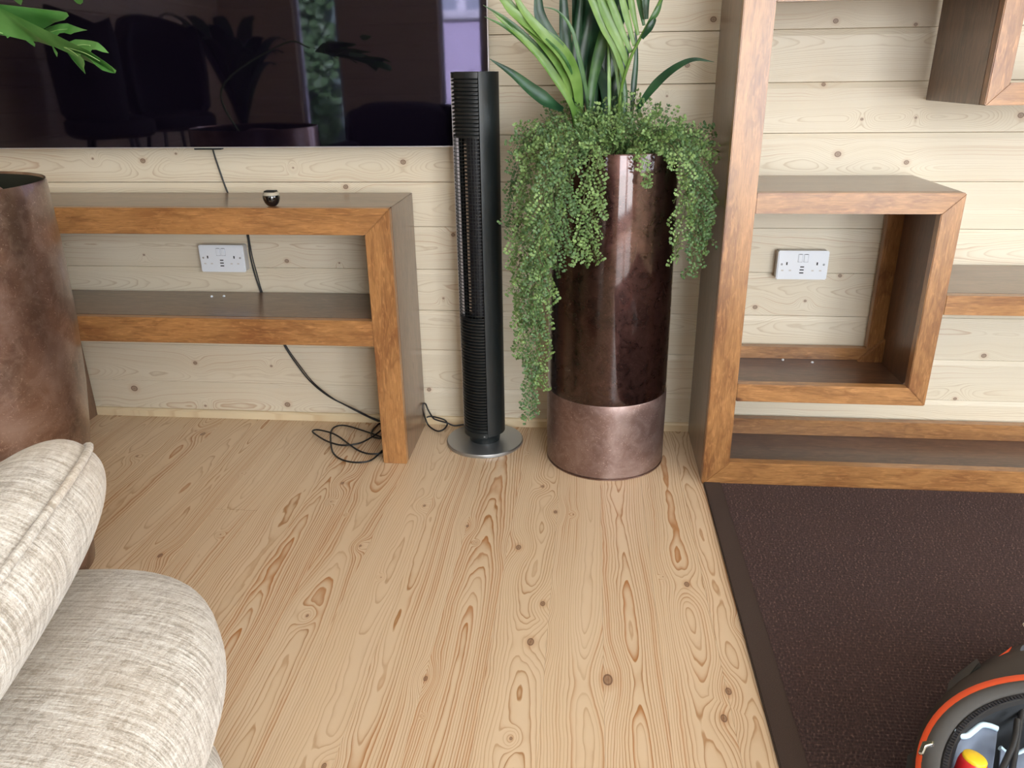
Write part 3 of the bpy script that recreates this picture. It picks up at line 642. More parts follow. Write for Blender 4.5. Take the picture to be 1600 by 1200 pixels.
for k in range(n + 1): arc_shell(bm, hr - .001, A0, A1, z2 + k*(z1 - z2)/n - .0008, z2 + k*(z1 - z2)/n + .0008, .002, 18)
for a in (-80, -62, -44, -34, -18, -8, 0, 7): arc_shell(bm, hr - .0035, a - .7, a + .7, z2, z1, .002, 1)
obj('grille', bm, M['black'], ht, kind='stuff')
bm = BM(); arc_shell(bm, hr - .03, -95, 25, z2, z1, .002, 16); obj('inner_duct', bm, M['hole'], ht)
bm = BM(); arc_shell(bm, hr - .012, -37, -31, z2 + .02, z1 - .006, .002, 2)
bm2 = BM(); 
for k in range(int((z1 - z2 - .03)/0.0098)):
    za = z2 + .022 + k*.0098; arc_shell(bm2, hr - .009, -30, -22, za, za + .0052, .002, 2)
bm.free(); obj('heating_element', bm2, M['heat'], ht, kind='stuff', label='beige heating fins behind the grille')
bm = BM(); arc_shell(bm, hr - .0008, A0, A1, 0.040, 0.055, .004, 24); obj('front_foot', bm, M['black2'], ht)
bm = BM(); arc_shell(bm, hr + .0003, 5, 9, zz(683) , zz(683) + .003, .002, 2); obj('badge', bm, M['silver'], ht)

# ================================================================ CABLES
def fp(u, v, z=0.0045, wy=-0.02):
    p = at_z(u, v, z)
    return p if p.y < wy else at_y(u, v, wy)
def zb2(l, **k): return [fp(400 + a/4, 520 + b/4, **k) for a, b in l]
r_ = 0.0027
bm = BM(); pts = [at_y(330, 225, -.012), at_y(336, 245, -.008), at_y(345, 272, -.006), at_y(355, 299, -.006), at_y(372, 335, -.006), at_y(386, 366, -.006), at_y(391, 400, -.008), at_y(398, 428, -.006), at_y(409, 460, -.006),
    at_y(430, 510, -.006), at_y(445, 541, -.008), at_y(462, 567, -.012), at_y(485, 596, -.02), at_y(515, 620, -.03), at_y(555, 640, -.035)] + [fp(577, 651), fp(595, 659)] + zb2([(760, 575), (728, 610), (722, 645), (760, 658), (790, 660)])
tube(bm, pts, r_, 8); tag(obj('television_cable', bm, M['cable'], smooth=True), 'thin black cable running from the television down the wall behind the sideboard', 'cable')
bm = BM(); pts = [at_y(388, 366, -.012), at_y(394, 400, -.012), at_y(402, 430, -.012), at_y(411, 460, -.010), at_y(432, 510, -.009), at_y(448, 542, -.012), at_y(466, 568, -.018), at_y(490, 598, -.027), at_y(520, 622, -.04), fp(556, 642), fp(578, 653), fp(592, 659)]
tube(bm, pts, .002, 8); tag(obj('power_cable', bm, M['cable'], smooth=True), 'second, thinner black cable beside the television cable, ending behind the sideboard leg', 'cable')
bm = BM(); L1 = [(800, 652), (780, 650), (740, 635), (650, 605), (560, 580), (500, 585), (468, 620), (472, 720), (500, 770), (560, 800), (640, 810), (720, 795), (788, 738), (800, 728)]
L2 = [(795, 600), (725, 650), (660, 685), (590, 700), (520, 700), (440, 675), (380, 640), (353, 615), (385, 606), (460, 622), (520, 650), (580, 695), (640, 735), (700, 755), (760, 755), (795, 742)]
tube(bm, zb2(L1) , r_, 8); P2_ = zb2(L2, z=0.008); tube(bm, P2_, r_, 8)
tag(obj('coiled_cable', bm, M['cable'], smooth=True), 'loose loops of black cable lying on the floor inside the sideboard leg', 'cable')
bm = BM(); L3 = [(1310, 572), (1240, 580), (1190, 562), (1130, 545), (1105, 530), (1075, 480), (1060, 445), (1044, 445), (1042, 480), (1055, 525), (1080, 580), (1130, 613), (1170, 605), (1195, 572), (1175, 543), (1100, 523), (1065, 528), (1030, 560), (980, 600)]
pts = []
for i, (a, b) in enumerate(L3):
    u, v = 400 + a/4, 520 + b/4; p = at_z(u, v, .004 if i < 12 else .009); pts.append(p if p.y < -.035 else at_y(u, v, -.035 - .004*(i % 3)))
tube(bm, pts[:-2], r_, 8); tag(obj('heater_cable', bm, M['cable'], smooth=True), 'black cable looping from the tower heater to the sideboard side', 'cable')

# ================================================================ LITTLE DOME ON THE SIDEBOARD
dm = thing('speaker_ball', 'small glossy black ball-shaped device with a beige band, on top of the sideboard', 'device', (-0.874, -0.265, T))
bm = BM(); lathe(bm, [(.001, .0), (.008, .0), (.014, .003), (.0195, .010), (.0228, .019), (.0236, .027), (.0225, .0305), (.001, .0305)], 40); auto(obj('body', bm, M['gloss'], dm), 60)
bm = BM(); lathe(bm, [(.0222, .0305), (.0215, .035), (.0195, .0385), (.001, .0385)], 40); auto(obj('band', bm, M['beige'], dm, label='beige band'), 50)
bm = BM(); box(bm, -.016, .016, -.012, .012, .0385, .0425, .0015); auto(obj('lid', bm, M['black'], dm), 50)

# ================================================================ PLANTERS
pc = Vector((0.064, -0.187, 0))
pt = thing('tall_planter', 'tall round dark copper planter with a paler band at its foot, beside the shelving unit', 'planter', pc)
bm = BM(); lathe(bm, [(.174, .004), (.1775, .008), (.178, .20), (.1775, .2325), (.1765, .2345)], 128, capb=True); auto(obj('foot_band', bm, M['cop_l'], pt, label='paler brushed copper band'), 30)
bm = BM(); lathe(bm, [(.1762, .234), (.1770, .237), (.1765, .26), (.1755, .5), (.1715, .86), (.1705, .912), (.1695, .915), (.1675, .915), (.1665, .912), (.167, .84)], 128); auto(obj('body', bm, M['cop_d'], pt, label='dark glossy copper body'), 30)
bm = BM(); lathe(bm, [(.178, .0), (.178, .003), (.174, .004)], 96, capb=True, capt=True); obj('foot_rim', bm, M['cop_m'], pt)
bm = BM(); lathe(bm, [(.001, .875), (.168, .868)], 48); obj('soil', bm, M['soil'], pt)
lc = Vector((-1.355, -0.925, 0))
lp = thing('left_planter', 'large round aged copper planter narrowing towards the floor, behind the cream cushions', 'planter', lc)
LPR = [(.165, .0), (.17, .004), (.182, .10), (.199, .22), (.222, .33), (.238, .46), (.248, .60), (.252, .75), (.251, .907), (.249, .915), (.246, .915), (.244, .907), (.245, .80)]
bm = BM(); lathe(bm, LPR, 128, capb=True); auto(obj('body', bm, M['cop_m'], lp), 30)
bm = BM(); lathe(bm, [(.2445, .910), (.2435, .906), (.242, .84), (.238, .78)], 96); obj('surface', bm, M['soil'], lp, smooth=True, label='dark inner liner')  # separate dark layer that makes the planter's inside black
bm = BM(); lathe(bm, [(.001, .79), (.240, .79)], 48); obj('soil', bm, M['soil'], lp)
bm = BM(); tube(bm, [(-.02, .12, .83), (.03, .13, .900), (.10, .10, .904), (.16, .06, .895)], .014, 10, .008); auto(obj('bark', bm, plain('pinkish bark', (0.30, 0.19, 0.15), 0.7), lp), 60)

# ================================================================ FERN
fn = thing('trailing_fern', 'bright green maidenhair fern spilling over the rim of the tall planter', 'fern', pc + Vector((0, 0, .875)))
def leaflet(bm, p, ax, n, r):
    b = n.cross(ax).normalized(); vs = [bm.verts.new(p)]
    for x_, y_ in ((.35, -.6), (.95, -.88), (1.55, -.55), (1.8, 0), (1.55, .55), (.95, .88), (.35, .6)): vs.append(bm.verts.new(p + ax*r*x_ + b*r*y_ - n*r*0.12*abs(y_)))
    c = bm.verts.new(p + ax*r*1.05 + n*r*.15)
    for i in range(len(vs)): bm.faces.new((c, vs[i], vs[(i+1) % len(vs)]))
def frond(pts, br=0.05, mat='fern', step=0.011, size=0.0046, down=0.95, start=0.12):
    P = catmull(pts, 14); off = fn.location
    bs = BM(); tube(bs, [p - off for p in P[::3] + [P[-1]]], .0011, 4, .0005, smooth=False)
    bl = BM(); acc = 0; tot = sum((P[i+1] - P[i]).length for i in range(len(P)-1)); run = 0; side = 1
    for i in range(len(P) - 1):
        seg = (P[i+1] - P[i]); acc += seg.length; run += seg.length; q = run/tot
        if acc < step or q < start: continue
        acc = 0; d = seg.normalized(); view = (CAM - P[i]).normalized()
        out = (view + Vector((random.uniform(-.9, .9), random.uniform(-.9, .9), random.uniform(-.3, .9)))).normalized()
        for side in (-1, 1):
            s = d.cross(out).normalized()*side
            bd = (s*0.75 + d*0.65 + Vector((0, 0, -down*0.5)) + Vector((random.uniform(-.35, .35), random.uniform(-.35, .35), random.uniform(-.3, .3)))).normalized()
            L_ = br*(0.35 + 0.65*math.sin(math.pi*min(1, (1.04 - q)**0.8)))*random.uniform(.55, 1.1); m = max(2, int(L_/0.0082)); p = P[i].copy(); path = [p.copy()]
            for k in range(m):
                p = p + bd*(L_/m); bd = (bd + Vector((0, 0, -0.07))).normalized(); path.append(p.copy())
                for s2 in (-1, 1):
                    la = (bd*0.55 + bd.cross(out)*s2*0.8 + out*random.uniform(-.3, .5)).normalized()
                    nn = (out + Vector((random.uniform(-.5, .5), random.uniform(-.5, .5), random.uniform(-.3, .7)))).normalized()
                    nn = (nn - la*nn.dot(la)).normalized()
                    leaflet(bl, p + la*0.003 - off, la, nn, size*random.uniform(.6, 1.15))
            leaflet(bl, p - off, bd, out, size)
            tube(bs, [x - off for x in path[::2] + [path[-1]]], .0006, 3, .0003, smooth=False)
    f_ = obj('frond', bs, M['stem'], fn, smooth=True); obj('leaflets', bl, M[mat], f_, kind='stuff')
def A(l): return [at_y(u, v, y) for u, v, y in l]
FR = [
 [(930,222,-.25),(885,205,-.36),(855,255,-.41),(838,345,-.415),(832,450,-.41),(830,550,-.40),(826,655,-.40)],
 [(920,222,-.22),(860,215,-.30),(828,265,-.34),(815,340,-.35),(812,430,-.36),(822,500,-.37)],
 [(930,220,-.26),(895,225,-.38),(872,290,-.41),(858,380,-.41),(852,470,-.405),(846,560,-.40),(848,595,-.40)],
 [(940,222,-.26),(908,228,-.38),(890,280,-.41),(880,345,-.41),(868,420,-.41)],
 [(940,222,-.28),(925,235,-.39),(915,290,-.405),(908,345,-.40),(902,402,-.395)],
 [(945,225,-.28),(935,245,-.39),(928,300,-.40),(925,370,-.395),(928,402,-.39)],
 [(920,222,-.20),(860,200,-.24),(822,225,-.27),(806,290,-.29),(800,365,-.31)],
 [(925,222,-.25),(880,230,-.37),(850,300,-.42),(842,400,-.42),(848,470,-.41)],
 [(925,222,-.25),(870,235,-.36),(838,320,-.40),(825,420,-.40),(818,520,-.39),(840,600,-.385)],
 [(985,222,-.22),(1040,205,-.28),(1075,240,-.31),(1090,310,-.33),(1085,400,-.34),(1080,422,-.34)],
 [(990,225,-.24),(1040,222,-.34),(1066,262,-.36),(1070,330,-.36),(1052,405,-.36)],
 [(990,222,-.20),(1065,203,-.22),(1098,240,-.25),(1102,320,-.28),(1092,385,-.30)],
 [(985,222,-.22),(1050,212,-.30),(1085,265,-.33),(1096,340,-.33),(1105,375,-.33)],
 [(980,226,-.26),(1000,232,-.37),(1008,255,-.39),(1010,285,-.39)],
 [(920,222,-.22),(855,210,-.27),(818,280,-.31),(806,380,-.32),(812,480,-.32),(808,560,-.32)],
 [(930,220,-.26),(890,240,-.39),(856,330,-.42),(836,430,-.42),(846,520,-.41)],
]
for i, f in enumerate(FR): frond(A(f), 0.062 if i not in (13, 14) else 0.03, 'fern' if i % 3 else 'fern2', step=0.0135, start=0.08)
TOP = [(800,228,-.30),(806,205,-.22),(815,250,-.36),(845,188,-.2),(862,178,-.18),(880,172,-.2),(905,168,-.22),(925,172,-.25),(955,165,-.22),(975,150,-.2),(995,155,-.22),(1018,163,-.2),
  (1040,178,-.2),(1065,190,-.2),(1088,205,-.22),(1110,215,-.2),(1125,238,-.2),(1100,250,-.3),(1060,236,-.33),(1035,222,-.3),(1005,208,-.3),(980,205,-.3),(955,203,-.3),(925,208,-.33),(895,228,-.38),(865,235,-.40),(840,240,-.38),
  (850,215,-.3),(890,200,-.3),(930,200,-.3),(1000,190,-.3),(1040,205,-.3),(1070,225,-.3),(1090,230,-.25),(960,195,-.3),(1020,200,-.32),(905,215,-.34),(830,215,-.28)]
for i, (u, v, y) in enumerate(TOP):
    e = at_y(u, v, y); b_ = pc + Vector((max(-.12, min(.12, (e.x - pc.x)*.45)), max(-.12, min(.12, (e.y - pc.y)*.45)), .875)); mid = b_.lerp(e, .55) + Vector((0, 0, .035))
    frond([b_, mid, e], 0.045, 'fern' if i % 3 else 'fern2', step=0.012, start=0.2, down=0.2)

# ================================================================ PALM
pm = thing('potted_palm', 'tall palm with long dark and light green blades, rising from the tall planter', 'palm', pc + Vector((0, 0, .875)))
def blade(l, wd, mat, name='leaf', par=None, off=None, w0=0.35, peak=0.35, tip=0.04, face=None):
    par = par or pm; off = par.location if off is None else off
    if l[-1][1] < -3:      # blades that leave the view go on upwards before they taper off
        (u0, v0, q0), (u1, v1, q1) = l[-2], l[-1]; k = 170.0 / max(30.0, v0 - v1)
        l = l + [(u1 + (u1 - u0)*k, v1 + (v1 - v0)*k*0.9, q1 + (q1 - q0)*k)]
    P = catmull(A(l) if len(l[0]) == 3 and l[0][0] > 50 or l[0][1] < -3 else l, 8); n = len(P); bm = BM(); prev = None
    for i, p in enumerate(P):
        q = i/(n-1); d = (P[min(i+1, n-1)] - P[max(i-1, 0)]).normalized(); view = (CAM - p).normalized()
        fc = (view + Vector(face or (0.2, 0, 0.3))).normalized(); s = d.cross(fc).normalized(); nn = s.cross(d).normalized()
        k = (w0 + (1 - w0)*q/peak) if q < peak else (1 - (1 - tip)*((q - peak)/(1 - peak))**1.4)
        h = wd*k/2
        cur = [bm.verts.new(p - s*h - off + nn*h*.25), bm.verts.new(p - off - nn*h*.12), bm.verts.new(p + s*h - off + nn*h*.25),
               bm.verts.new(p - off - nn*(h*.12 + .0008))]
        if prev:
            for a_, b_ in ((0, 1), (1, 2), (2, 3), (3, 0)): bm.faces.new((prev[a_], prev[b_], cur[b_], cur[a_]))
        prev = cur
    return auto(obj(name, bm, M[mat], par), 50)
def B(l, wd, mat, **k): return blade(l, wd*(1.35 if mat == 'palm_d' else 1.0), mat, **k)
y0 = -.20
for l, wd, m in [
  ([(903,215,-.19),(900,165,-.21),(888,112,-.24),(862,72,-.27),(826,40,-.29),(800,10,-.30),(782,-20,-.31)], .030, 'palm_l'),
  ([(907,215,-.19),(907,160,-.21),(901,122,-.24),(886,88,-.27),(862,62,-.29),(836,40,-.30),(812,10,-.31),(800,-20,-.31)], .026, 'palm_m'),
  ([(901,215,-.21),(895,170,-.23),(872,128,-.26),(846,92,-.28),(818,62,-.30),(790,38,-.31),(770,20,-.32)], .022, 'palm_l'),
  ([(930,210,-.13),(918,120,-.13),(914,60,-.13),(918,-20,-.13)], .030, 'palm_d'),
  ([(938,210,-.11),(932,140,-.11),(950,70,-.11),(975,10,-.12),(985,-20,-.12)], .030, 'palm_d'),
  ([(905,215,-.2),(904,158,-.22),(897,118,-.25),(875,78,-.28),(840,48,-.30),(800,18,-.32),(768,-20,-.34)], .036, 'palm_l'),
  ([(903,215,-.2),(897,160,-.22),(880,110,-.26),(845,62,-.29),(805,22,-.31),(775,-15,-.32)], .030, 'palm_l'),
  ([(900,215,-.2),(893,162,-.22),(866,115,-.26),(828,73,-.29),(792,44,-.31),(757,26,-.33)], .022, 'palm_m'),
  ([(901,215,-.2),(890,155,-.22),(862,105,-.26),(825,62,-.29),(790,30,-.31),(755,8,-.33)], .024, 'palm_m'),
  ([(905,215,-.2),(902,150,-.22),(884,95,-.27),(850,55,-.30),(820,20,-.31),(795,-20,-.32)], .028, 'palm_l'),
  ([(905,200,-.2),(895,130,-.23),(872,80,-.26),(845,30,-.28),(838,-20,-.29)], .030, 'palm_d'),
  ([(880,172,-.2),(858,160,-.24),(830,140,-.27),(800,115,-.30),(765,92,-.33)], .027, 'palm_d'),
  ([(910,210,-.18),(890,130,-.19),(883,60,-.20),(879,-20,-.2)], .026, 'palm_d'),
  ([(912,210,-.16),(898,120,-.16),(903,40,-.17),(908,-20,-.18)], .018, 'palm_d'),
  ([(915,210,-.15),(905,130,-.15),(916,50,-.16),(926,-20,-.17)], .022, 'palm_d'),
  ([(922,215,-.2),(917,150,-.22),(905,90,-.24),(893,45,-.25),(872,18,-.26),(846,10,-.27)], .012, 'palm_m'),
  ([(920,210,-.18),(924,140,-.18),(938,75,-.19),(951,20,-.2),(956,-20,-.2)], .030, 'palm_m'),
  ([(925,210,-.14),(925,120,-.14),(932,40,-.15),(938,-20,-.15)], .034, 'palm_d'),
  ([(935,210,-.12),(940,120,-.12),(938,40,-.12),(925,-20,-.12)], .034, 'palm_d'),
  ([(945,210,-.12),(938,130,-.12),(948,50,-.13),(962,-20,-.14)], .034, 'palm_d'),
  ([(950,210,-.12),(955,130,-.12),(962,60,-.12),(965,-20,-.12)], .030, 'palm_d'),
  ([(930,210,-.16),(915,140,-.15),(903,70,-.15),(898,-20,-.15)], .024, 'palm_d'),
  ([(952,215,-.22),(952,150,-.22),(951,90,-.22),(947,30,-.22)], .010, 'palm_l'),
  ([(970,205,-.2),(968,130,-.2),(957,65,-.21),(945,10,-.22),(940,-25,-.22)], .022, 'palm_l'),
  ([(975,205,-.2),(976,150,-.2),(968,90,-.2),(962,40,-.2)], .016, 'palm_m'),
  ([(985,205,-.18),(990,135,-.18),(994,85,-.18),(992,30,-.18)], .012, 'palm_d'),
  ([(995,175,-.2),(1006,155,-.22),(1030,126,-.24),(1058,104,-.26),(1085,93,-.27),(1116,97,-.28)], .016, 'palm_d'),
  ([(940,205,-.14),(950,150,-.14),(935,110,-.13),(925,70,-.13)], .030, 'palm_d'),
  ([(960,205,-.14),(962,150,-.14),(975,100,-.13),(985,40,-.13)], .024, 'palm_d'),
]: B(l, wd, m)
bm = BM(); tube(bm, [p - pm.location for p in A([(966,210,-.2),(970,145,-.22),(982,100,-.24),(995,70,-.25),(1010,42,-.26),(1032,0,-.27),(1050,-40,-.28)])], .0045, 8, .003); auto(obj('stalk', bm, M['palm_l'], pm), 60)
for l, wd, m in [
  ([(975,120,-.23),(960,75,-.25),(942,40,-.26),(922,-5,-.27),(912,-30,-.27)], .022, 'palm_l'),
  ([(981,103,-.235),(965,62,-.25),(945,20,-.26),(928,-25,-.27)], .026, 'palm_l'),
  ([(986,82,-.24),(970,45,-.25),(955,5,-.26),(945,-25,-.26)], .020, 'palm_l'),
  ([(991,72,-.245),(982,38,-.25),(972,0,-.26),(965,-30,-.26)], .018, 'palm_l'),
  ([(997,55,-.25),(990,25,-.25),(984,-10,-.25),(980,-35,-.25)], .016, 'palm_l'),
  ([(1006,40,-.25),(1000,10,-.25),(996,-20,-.25),(994,-40,-.25)], .015, 'palm_m'),
  ([(1009,45,-.26),(1020,28,-.27),(1028,15,-.27),(1040,-20,-.27)], .014, 'palm_m'),
  ([(1003,60,-.26),(1014,45,-.27),(1022,32,-.27),(1024,28,-.27)], .012, 'palm_d'),
  ([(1010,30,-.26),(1009,0,-.27),(1012,-30,-.27)], .014, 'palm_d'),
]: B(l, wd, m, w0=.5)

# ================================================================ LOBED LEAVES FROM THE LEFT PLANTER
ph = thing('philodendron', 'lobed bright green leaves hanging in front of the left of the television', 'plant', lc + Vector((0, 0, .84)))
def lobed(out, veins, yy, name='leaf'):
    off = ph.location
    def Q(u, v): return at_y(u, v, yy + 0.04*math.sin(u*0.03) + 0.03*math.sin(v*.05)) - off
    bm = BM(); a = [bm.verts.new(Q(u, v)) for u, v in out]; f0 = bm.faces.new(a); bmesh.ops.triangulate(bm, faces=[f0])
    r = bmesh.ops.extrude_face_region(bm, geom=list(bm.faces)); 
    for v_ in [g for g in r['geom'] if isinstance(g, bmesh.types.BMVert)]: v_.co += Vector((0, 0.0012, 0))
    lf = auto(obj(name, bm, M['philo'], ph), 40)
    for vl in veins:
        bm = BM(); tube(bm, [Q(u, v) + Vector((0, -.0008, 0)) for u, v in vl], .0016, 5, .0006); o = auto(obj('vein', bm, M['vein'], lf), 60)
z4 = lambda l: [(a/4, b/4) for a, b in l]
lobed(z4([(-260,180),(-200,60),(-60,20),(30,35),(110,55),(180,75),(240,85),(300,75),(370,68),(415,78),(428,100),(400,125),(340,140),(300,150),(260,160),(230,185),(200,180),(172,200),(180,215),(215,212),(260,190),(310,165),(370,148),(420,146),
  (470,165),(520,182),(545,188),(505,195),(460,205),(440,215),(400,205),(370,208),(350,228),(345,248),(370,262),(420,265),(470,246),(520,248),(570,255),(610,265),(650,300),(678,332),(640,325),(600,310),(572,310),(565,325),(600,350),(650,382),(700,420),(724,440),(718,458),(690,455),(640,440),(600,410),(560,370),(530,350),(505,338),(500,350),
  (522,375),(527,400),(522,425),(532,462),(510,435),(480,405),(450,370),(425,335),(405,305),(370,300),(345,292),(330,288),(345,310),(358,330),(355,355),(338,325),(325,290),(280,275),(240,262),(205,258),(218,275),(216,292),(190,275),(160,252),(120,238),(60,228),(45,238),(38,226),(0,215),(-100,200)]),
  [z4([(-260,130),(-100,175),(0,203),(120,230),(220,245),(320,270),(410,295),(500,320),(560,345),(625,382)]), z4([(40,212),(110,175),(170,150),(240,150)]), z4([(230,243),(300,210),(360,190),(425,182)]), z4([(410,293),(460,290),(520,280),(565,285)]), z4([(405,295),(450,320),(490,350)]), z4([(0,72),(60,70),(130,80),(180,105),(240,150)])], -0.98)
lobed(z4([(-60,-60),(60,-40),(130,-20),(138,5),(130,32),(110,20),(80,-5),(20,-20)]), [], -0.95)
lobed(z4([(430,-60),(500,-50),(515,-20),(516,15),(500,28),(480,20),(460,0),(430,-25)]), [], -0.95)
bm = BM(); tube(bm, [Vector((-.03, .02, 0)), Vector((-.10, .03, .22)), at_y(-140, 20, -.96) - ph.location, at_y(-70, 32, -.98) - ph.location], .004, 8, .0025); auto(obj('leaf_stalk', bm, M['vein'], ph), 60)

# ================================================================ RUG
RX0, RX1, RY1, RY0 = 0.345, 2.7, -0.3625, -2.7
rg = thing('rug', 'dark brown ribbed woven rug with a plain tape border, in front of the shelving unit', 'rug', (RX0, RY0, 0))
bw = 0.049
bm = BM(); pit = 0.0082; n = int((RY1 - RY0 - bw)/pit); prev = None; vals = []
for k in range(n):
    yb = RY0 + bw + k*pit
    for q in range(6):
        t_ = q/6; vals.append((yb + t_*pit, 0.0042 + 0.0040*abs(math.sin(math.pi*t_))**.7))
vals.append((RY1, 0.0052)); xs_ = [RX0 + bw + (RX1 - 2*bw - RX0)*i/6 for i in range(7)]
for yv, zv in vals:
    cur = [bm.verts.new((x - RX0, yv - RY0, zv)) for x in xs_]
    if prev:
        for i in range(6): bm.faces.new((prev[i], prev[i+1], cur[i+1], cur[i]))
    prev = cur
obj('woven_field', bm, M['rug'], rg, smooth=True, label='ribbed woven field')
bm = BM(); box(bm, bw, RX1 - RX0 - bw, bw, RY1 - RY0, 0.0002, .0045); obj('backing', bm, M['tape'], rg)
for (a, b, c, d) in ((0, bw, 0, RY1 - RY0), (RX1 - RX0 - bw, RX1 - RX0, 0, RY1 - RY0), (bw, RX1 - RX0 - bw, 0, bw)):
    bm = BM(); box(bm, a, b, c, d, 0.0002, .0085, .002); auto(obj('border', bm, M['tape'], rg, label='plain dark tape border'), 50)

# ================================================================ CREAM SOFA AND CUSHION
cs = thing('cream_sofa', 'cream ribbed-fabric sofa with a plump seat cushion at the bottom left', 'sofa', (-0.80, -2.05, 0))
def soft(name, c, h, e, rot, parent, seam=None, nu=96, nv=48):
    o = blob(name, M['cloth'], parent, (0, 0, 0), h, e, None, nu, nv)
    o.location = Vector(c) - Vector(parent.location); o.rotation_euler = rot.to_euler(); return o
from mathutils import Euler
def Rm(x, y, z): return Euler((math.radians(x), math.radians(y), math.radians(z))).to_matrix().to_4x4()
soft('seat_cushion', (-0.718, -2.015, 0.415), (0.331, 0.505, 0.105), 0.645, Rm(0.3, -6.3, 0.7), cs)
soft('base', (-0.80, -2.02, 0.16), (0.36, 0.45, 0.158), 0.35, Rm(0, 0, 1), cs)
cu = thing('back_cushion', 'plump cream ribbed-fabric cushion with a piped seam, leaning above the sofa seat', 'cushion', (-0.64, -1.88, 0.60))
CM = Matrix.Translation((-0.638, -1.813, 0.598)) @ Rm(8.65, 47.6, 16.5)
co = soft('cover', (0, 0, 0), (0.079, 0.290, 0.144), 0.817, CM.to_3x3().to_4x4(), cu); co.location = CM.translation - cu.location
bm = BM(); pts = []; sp = lambda v, p: math.copysign(abs(v)**p, v)
for i in range(97):
    a = 2*math.pi*i/96; pts.append(CM @ Vector((0.0, 0.293*sp(math.cos(a), .817), 0.147*sp(math.sin(a), .817))) - cu.location)
tube(bm, pts, .0048, 8, k=1); auto(obj('piping', bm, M['cloth'], cu, label='corded seam'), 60)

# ================================================================ TOOL BAG
bc = Vector((0.73, -1.62, 0))
bg_ = thing('tool_bag', 'open black tool bag with an orange stripe and grey pockets, on the rug', 'bag', bc)
M['bagfab'] = plain('black bag fabric', (0.012, 0.011, 0.011), 0.6); M['bagshell'] = plain('black moulded shell', (0.012, 0.008, 0.007), 0.5)
M['orange'] = plain('orange webbing', (0.90, 0.10, 0.02), 0.6); M['bind'] = plain('grey binding', (0.058, 0.054, 0.050), 0.9)
M['pocket'] = plain('grey blue pocket', (0.14, 0.17, 0.23), 0.75); M['trim'] = plain('pale blue trim', (0.55, 0.72, 0.85), 0.6)
M['red'] = plain('red grip', (0.62, 0.015, 0.02), 0.35, coat=0.3); M['yellow'] = plain('yellow cap', (0.80, 0.52, 0.015), 0.4)
M['lining'] = plain('dark lining', (0.015, 0.018, 0.022), 0.9)
BA = -0.85; E1 = Vector((math.cos(BA), math.sin(BA), 0)); E2 = Vector((-math.sin(BA), math.cos(BA), 0))
def el(rx, ry, a, dx=0, dy=0, z=0): return E1*(rx*math.cos(a)) + E2*(ry*math.sin(a)) + Vector((dx, dy, z))
def bagshell(name, prof, mat, n=96, par=bg_, lab=None):
    bm = BM(); rings = []
    for kx, ky, dx, dy, z in prof: rings.append([bm.verts.new(el(.265 + kx, .285 + ky, 2*math.pi*i/n, dx, dy, z)) for i in range(n)])
    for a, b in zip(rings, rings[1:]):
        for i in range(n): bm.faces.new((a[i], a[(i+1) % n], b[(i+1) % n], b[i]))
    return auto(obj(name, bm, mat, par, label=lab), 40)
G = lambda k, z: (k, k, 0, 0, z)
bagshell('shell', [(-.03, .13, .11, .18, .0085), (-.005, .155, .12, .20, .03), (.0, .16, .12, .20, .07), (.0, .155, .12, .20, .10), (.004, .115, .085, .14, .14), (.010, .055, .035, .06, .185), (.013, .017, .013, .015, .202)], M['bagshell'])
bagshell('stripe', [(.0135, .0175, .013, .015, .2015), (.012, .0155, .011, .013, .207), (.005, .007, .003, .004, .214), G(.002, .216)], M['orange'], lab='bright orange stripe')
bagshell('binding', [G(.003, .215), G(-.001, .2195), G(-.007, .221), G(-.016, .220), G(-.020, .216), G(-.021, .208)], M['bind'], lab='grey edge binding')
bagshell('zip', [G(-.020, .213), G(-.023, .215), G(-.030, .212), G(-.032, .205)], M['bagfab'], lab='black zip')
bagshell('lining', [G(-.030, .206), G(-.034, .14), G(-.04, .05), G(-.07, .02), G(-.26, .012)], M['lining'])
bm = BM(); bl_ = BM()
for i in range(260):
    a = 2*math.pi*i/260; box(bm, -.0013, .0013, -.003, .003, 0, .0016)
    R_ = Matrix.Rotation(a + BA + math.pi/2, 4, 'Z'); o_ = el(.239, .259, a, z=.2142); bm.verts.ensure_lookup_table()
    for v_ in bm.verts[-8:]: v_.co = R_ @ v_.co + o_
bl_.free(); obj('zip_teeth', bm, M['hole'], bg_, kind='stuff')
def W(u, v, z): return at_z(u, v, z) - bc
def sheet(name, top, z0, z1, mat, th=.004, lab=None, bulge=0.03):
    # upright fabric pocket: path along its top edge, hanging down to z0
    P = catmull(top, 8); bm = BM(); rows = []
    for j in range(7):
        q = j/6; rows.append([bm.verts.new((p.x - 0.3*bulge*math.sin(math.pi*q), p.y - bulge*math.sin(math.pi*q), p.z + (z0 - p.z)*q)) for p in P])
    for a, b in zip(rows, rows[1:]):
        for i in range(len(P)-1): bm.faces.new((a[i], a[i+1], b[i+1], b[i]))
    o = obj(name, bm, mat, bg_, smooth=True, label=lab); md = o.modifiers.new('s', 'SOLIDIFY'); md.thickness = th; return o
zt = .17
p1 = [W(1490, 1142, .212), W(1498, 1149, .208), W(1510, 1150, .204), W(1521, 1142, .200), W(1533, 1133, .196), W(1546, 1134, .194), W(1559, 1139, .192)]
sheet('pocket', p1, .03, zt, M['pocket'], lab='grey blue pocket behind the screwdriver')
bm = BM(); tube(bm, p1, .0042, 8); auto(obj('pocket_trim', bm, M['trim'], bg_, label='pale blue pocket edge'), 60)
p2 = [W(1562, 1168, .16), W(1572, 1176, .155), W(1588, 1179, .155), W(1604, 1172, .16), W(1625, 1165, .16)]
sheet('pocket', p2, .03, .15, M['pocket'], lab='grey pocket at the right edge')
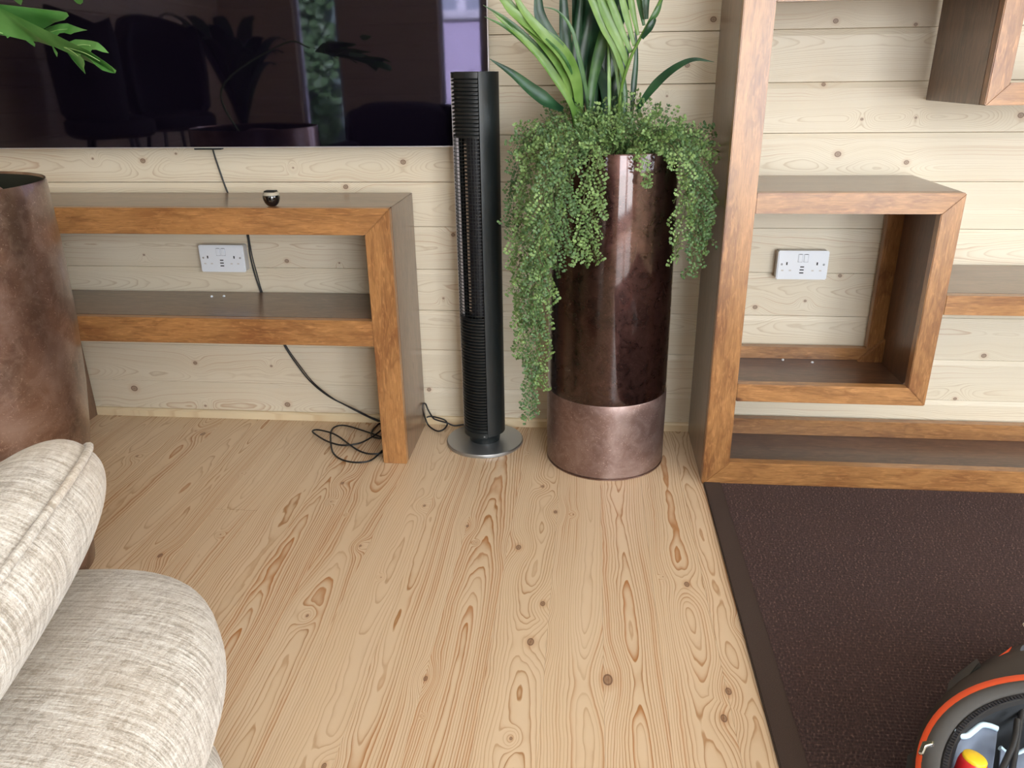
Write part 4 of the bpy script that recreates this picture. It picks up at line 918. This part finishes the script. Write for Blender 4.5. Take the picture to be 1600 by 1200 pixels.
bm = BM(); tube(bm, p2, .004, 8); auto(obj('pocket_trim', bm, M['trim'], bg_, label='pale blue pocket edge'), 60)
for l in ([(1572, 1090, .20), (1574, 1130, .15), (1577, 1180, .08)], [(1590, 1125, .20), (1584, 1160, .19), (1560, 1215, .18)], [(1597, 1110, .19), (1590, 1150, .18), (1580, 1210, .17)]):
    bm = BM(); tube(bm, [W(*p) for p in l], .0045, 8); auto(obj('strap', bm, M['bagfab'], bg_), 60)
bm = BM(); q = W(1575, 1095, .21)
# shell details: tab, chrome clip, handle mount
def slab(name, pts, th_, mat, lab=None, bev=.003):
    bm = BM(); a = [bm.verts.new(p) for p in pts]; f0 = bm.faces.new(a); bmesh.ops.recalc_face_normals(bm, faces=[f0]); bm.normal_update()
    nrm = f0.normal.copy(); r = bmesh.ops.extrude_face_region(bm, geom=[f0])
    up_ = nrm if nrm.z > 0 else -nrm
    for v_ in [g for g in r['geom'] if isinstance(g, bmesh.types.BMVert)]: v_.co += up_*th_
    bmesh.ops.bevel(bm, geom=list(bm.edges), offset=bev*.5, segments=2, affect='EDGES')
    return auto(obj(name, bm, mat, bg_, label=lab), 40)
bm.free()
slab('side_tab', [W(1484, 1094, .135), W(1496, 1098, .15), W(1535, 1046, .145), W(1532, 1038, .13), W(1504, 1060, .13), W(1487, 1076, .13)], .012, M['black2'], 'black plastic tab on the shell')
slab('side_loop', [W(1470, 1135, .195), W(1480, 1136, .20), W(1466, 1162, .20), W(1456, 1160, .19)], .010, M['bagfab'])
slab('clip', [W(1443, 1163, .214), W(1461, 1161, .222), W(1461, 1167, .222), W(1450, 1171, .218), W(1444, 1184, .214), W(1436, 1181, .212)], .006, M['chrome'], 'shiny metal clip')
slab('buckle', [W(1427, 1192, .155), W(1447, 1182, .17), W(1446, 1230, .17), W(1422, 1230, .155)], .015, M['black2'])
slab('shell_stripe', [W(1557, 1030, .128), W(1570, 1021, .125), W(1581, 1012, .120), W(1575, 1022, .126), W(1565, 1028, .129)], .003, M['orange'], 'short orange line on the shell', .001)
slab('handle_mount', [W(1597, 989, .11), W(1630, 975, .11), W(1640, 1000, .12), W(1602, 998, .12)], .02, M['chrome'])
slab('shell_panel', [W(1588, 1036, .155), W(1596, 1012, .135), W(1640, 995, .13), W(1650, 1035, .16)], .004, M['pocket'], 'grey blue panel on the shell')
sd = thing('screwdriver', 'screwdriver with a red grip and a yellow end, stuck in the tool bag', 'screwdriver', at_z(1523, 1186, .215))
ax = Vector((-.20, -.10, -1)).normalized(); rotq = (-ax).to_track_quat('Z', 'Y')
def sdp(name, prof, mat, n=32, lab=None):
    bm = BM(); lathe(bm, prof, n, capb=True, capt=True); o = auto(obj(name, bm, mat, sd, label=lab), 50); o.rotation_mode = 'QUATERNION'; o.rotation_quaternion = rotq; return o
sdp('grip', [(.008, -.11), (.012, -.09), (.0165, -.05), (.0175, -.03), (.0185, -.012), (.0175, -.004), (.0160, -.001)], M['red'], lab='red grip')
sdp('end_cap', [(.0160, -.001), (.0158, .002), (.0145, .0035), (.004, .0042)], M['yellow'], lab='yellow end cap')
sdp('blade', [(.003, -.17), (.003, -.11)], M['chrome'], 12)
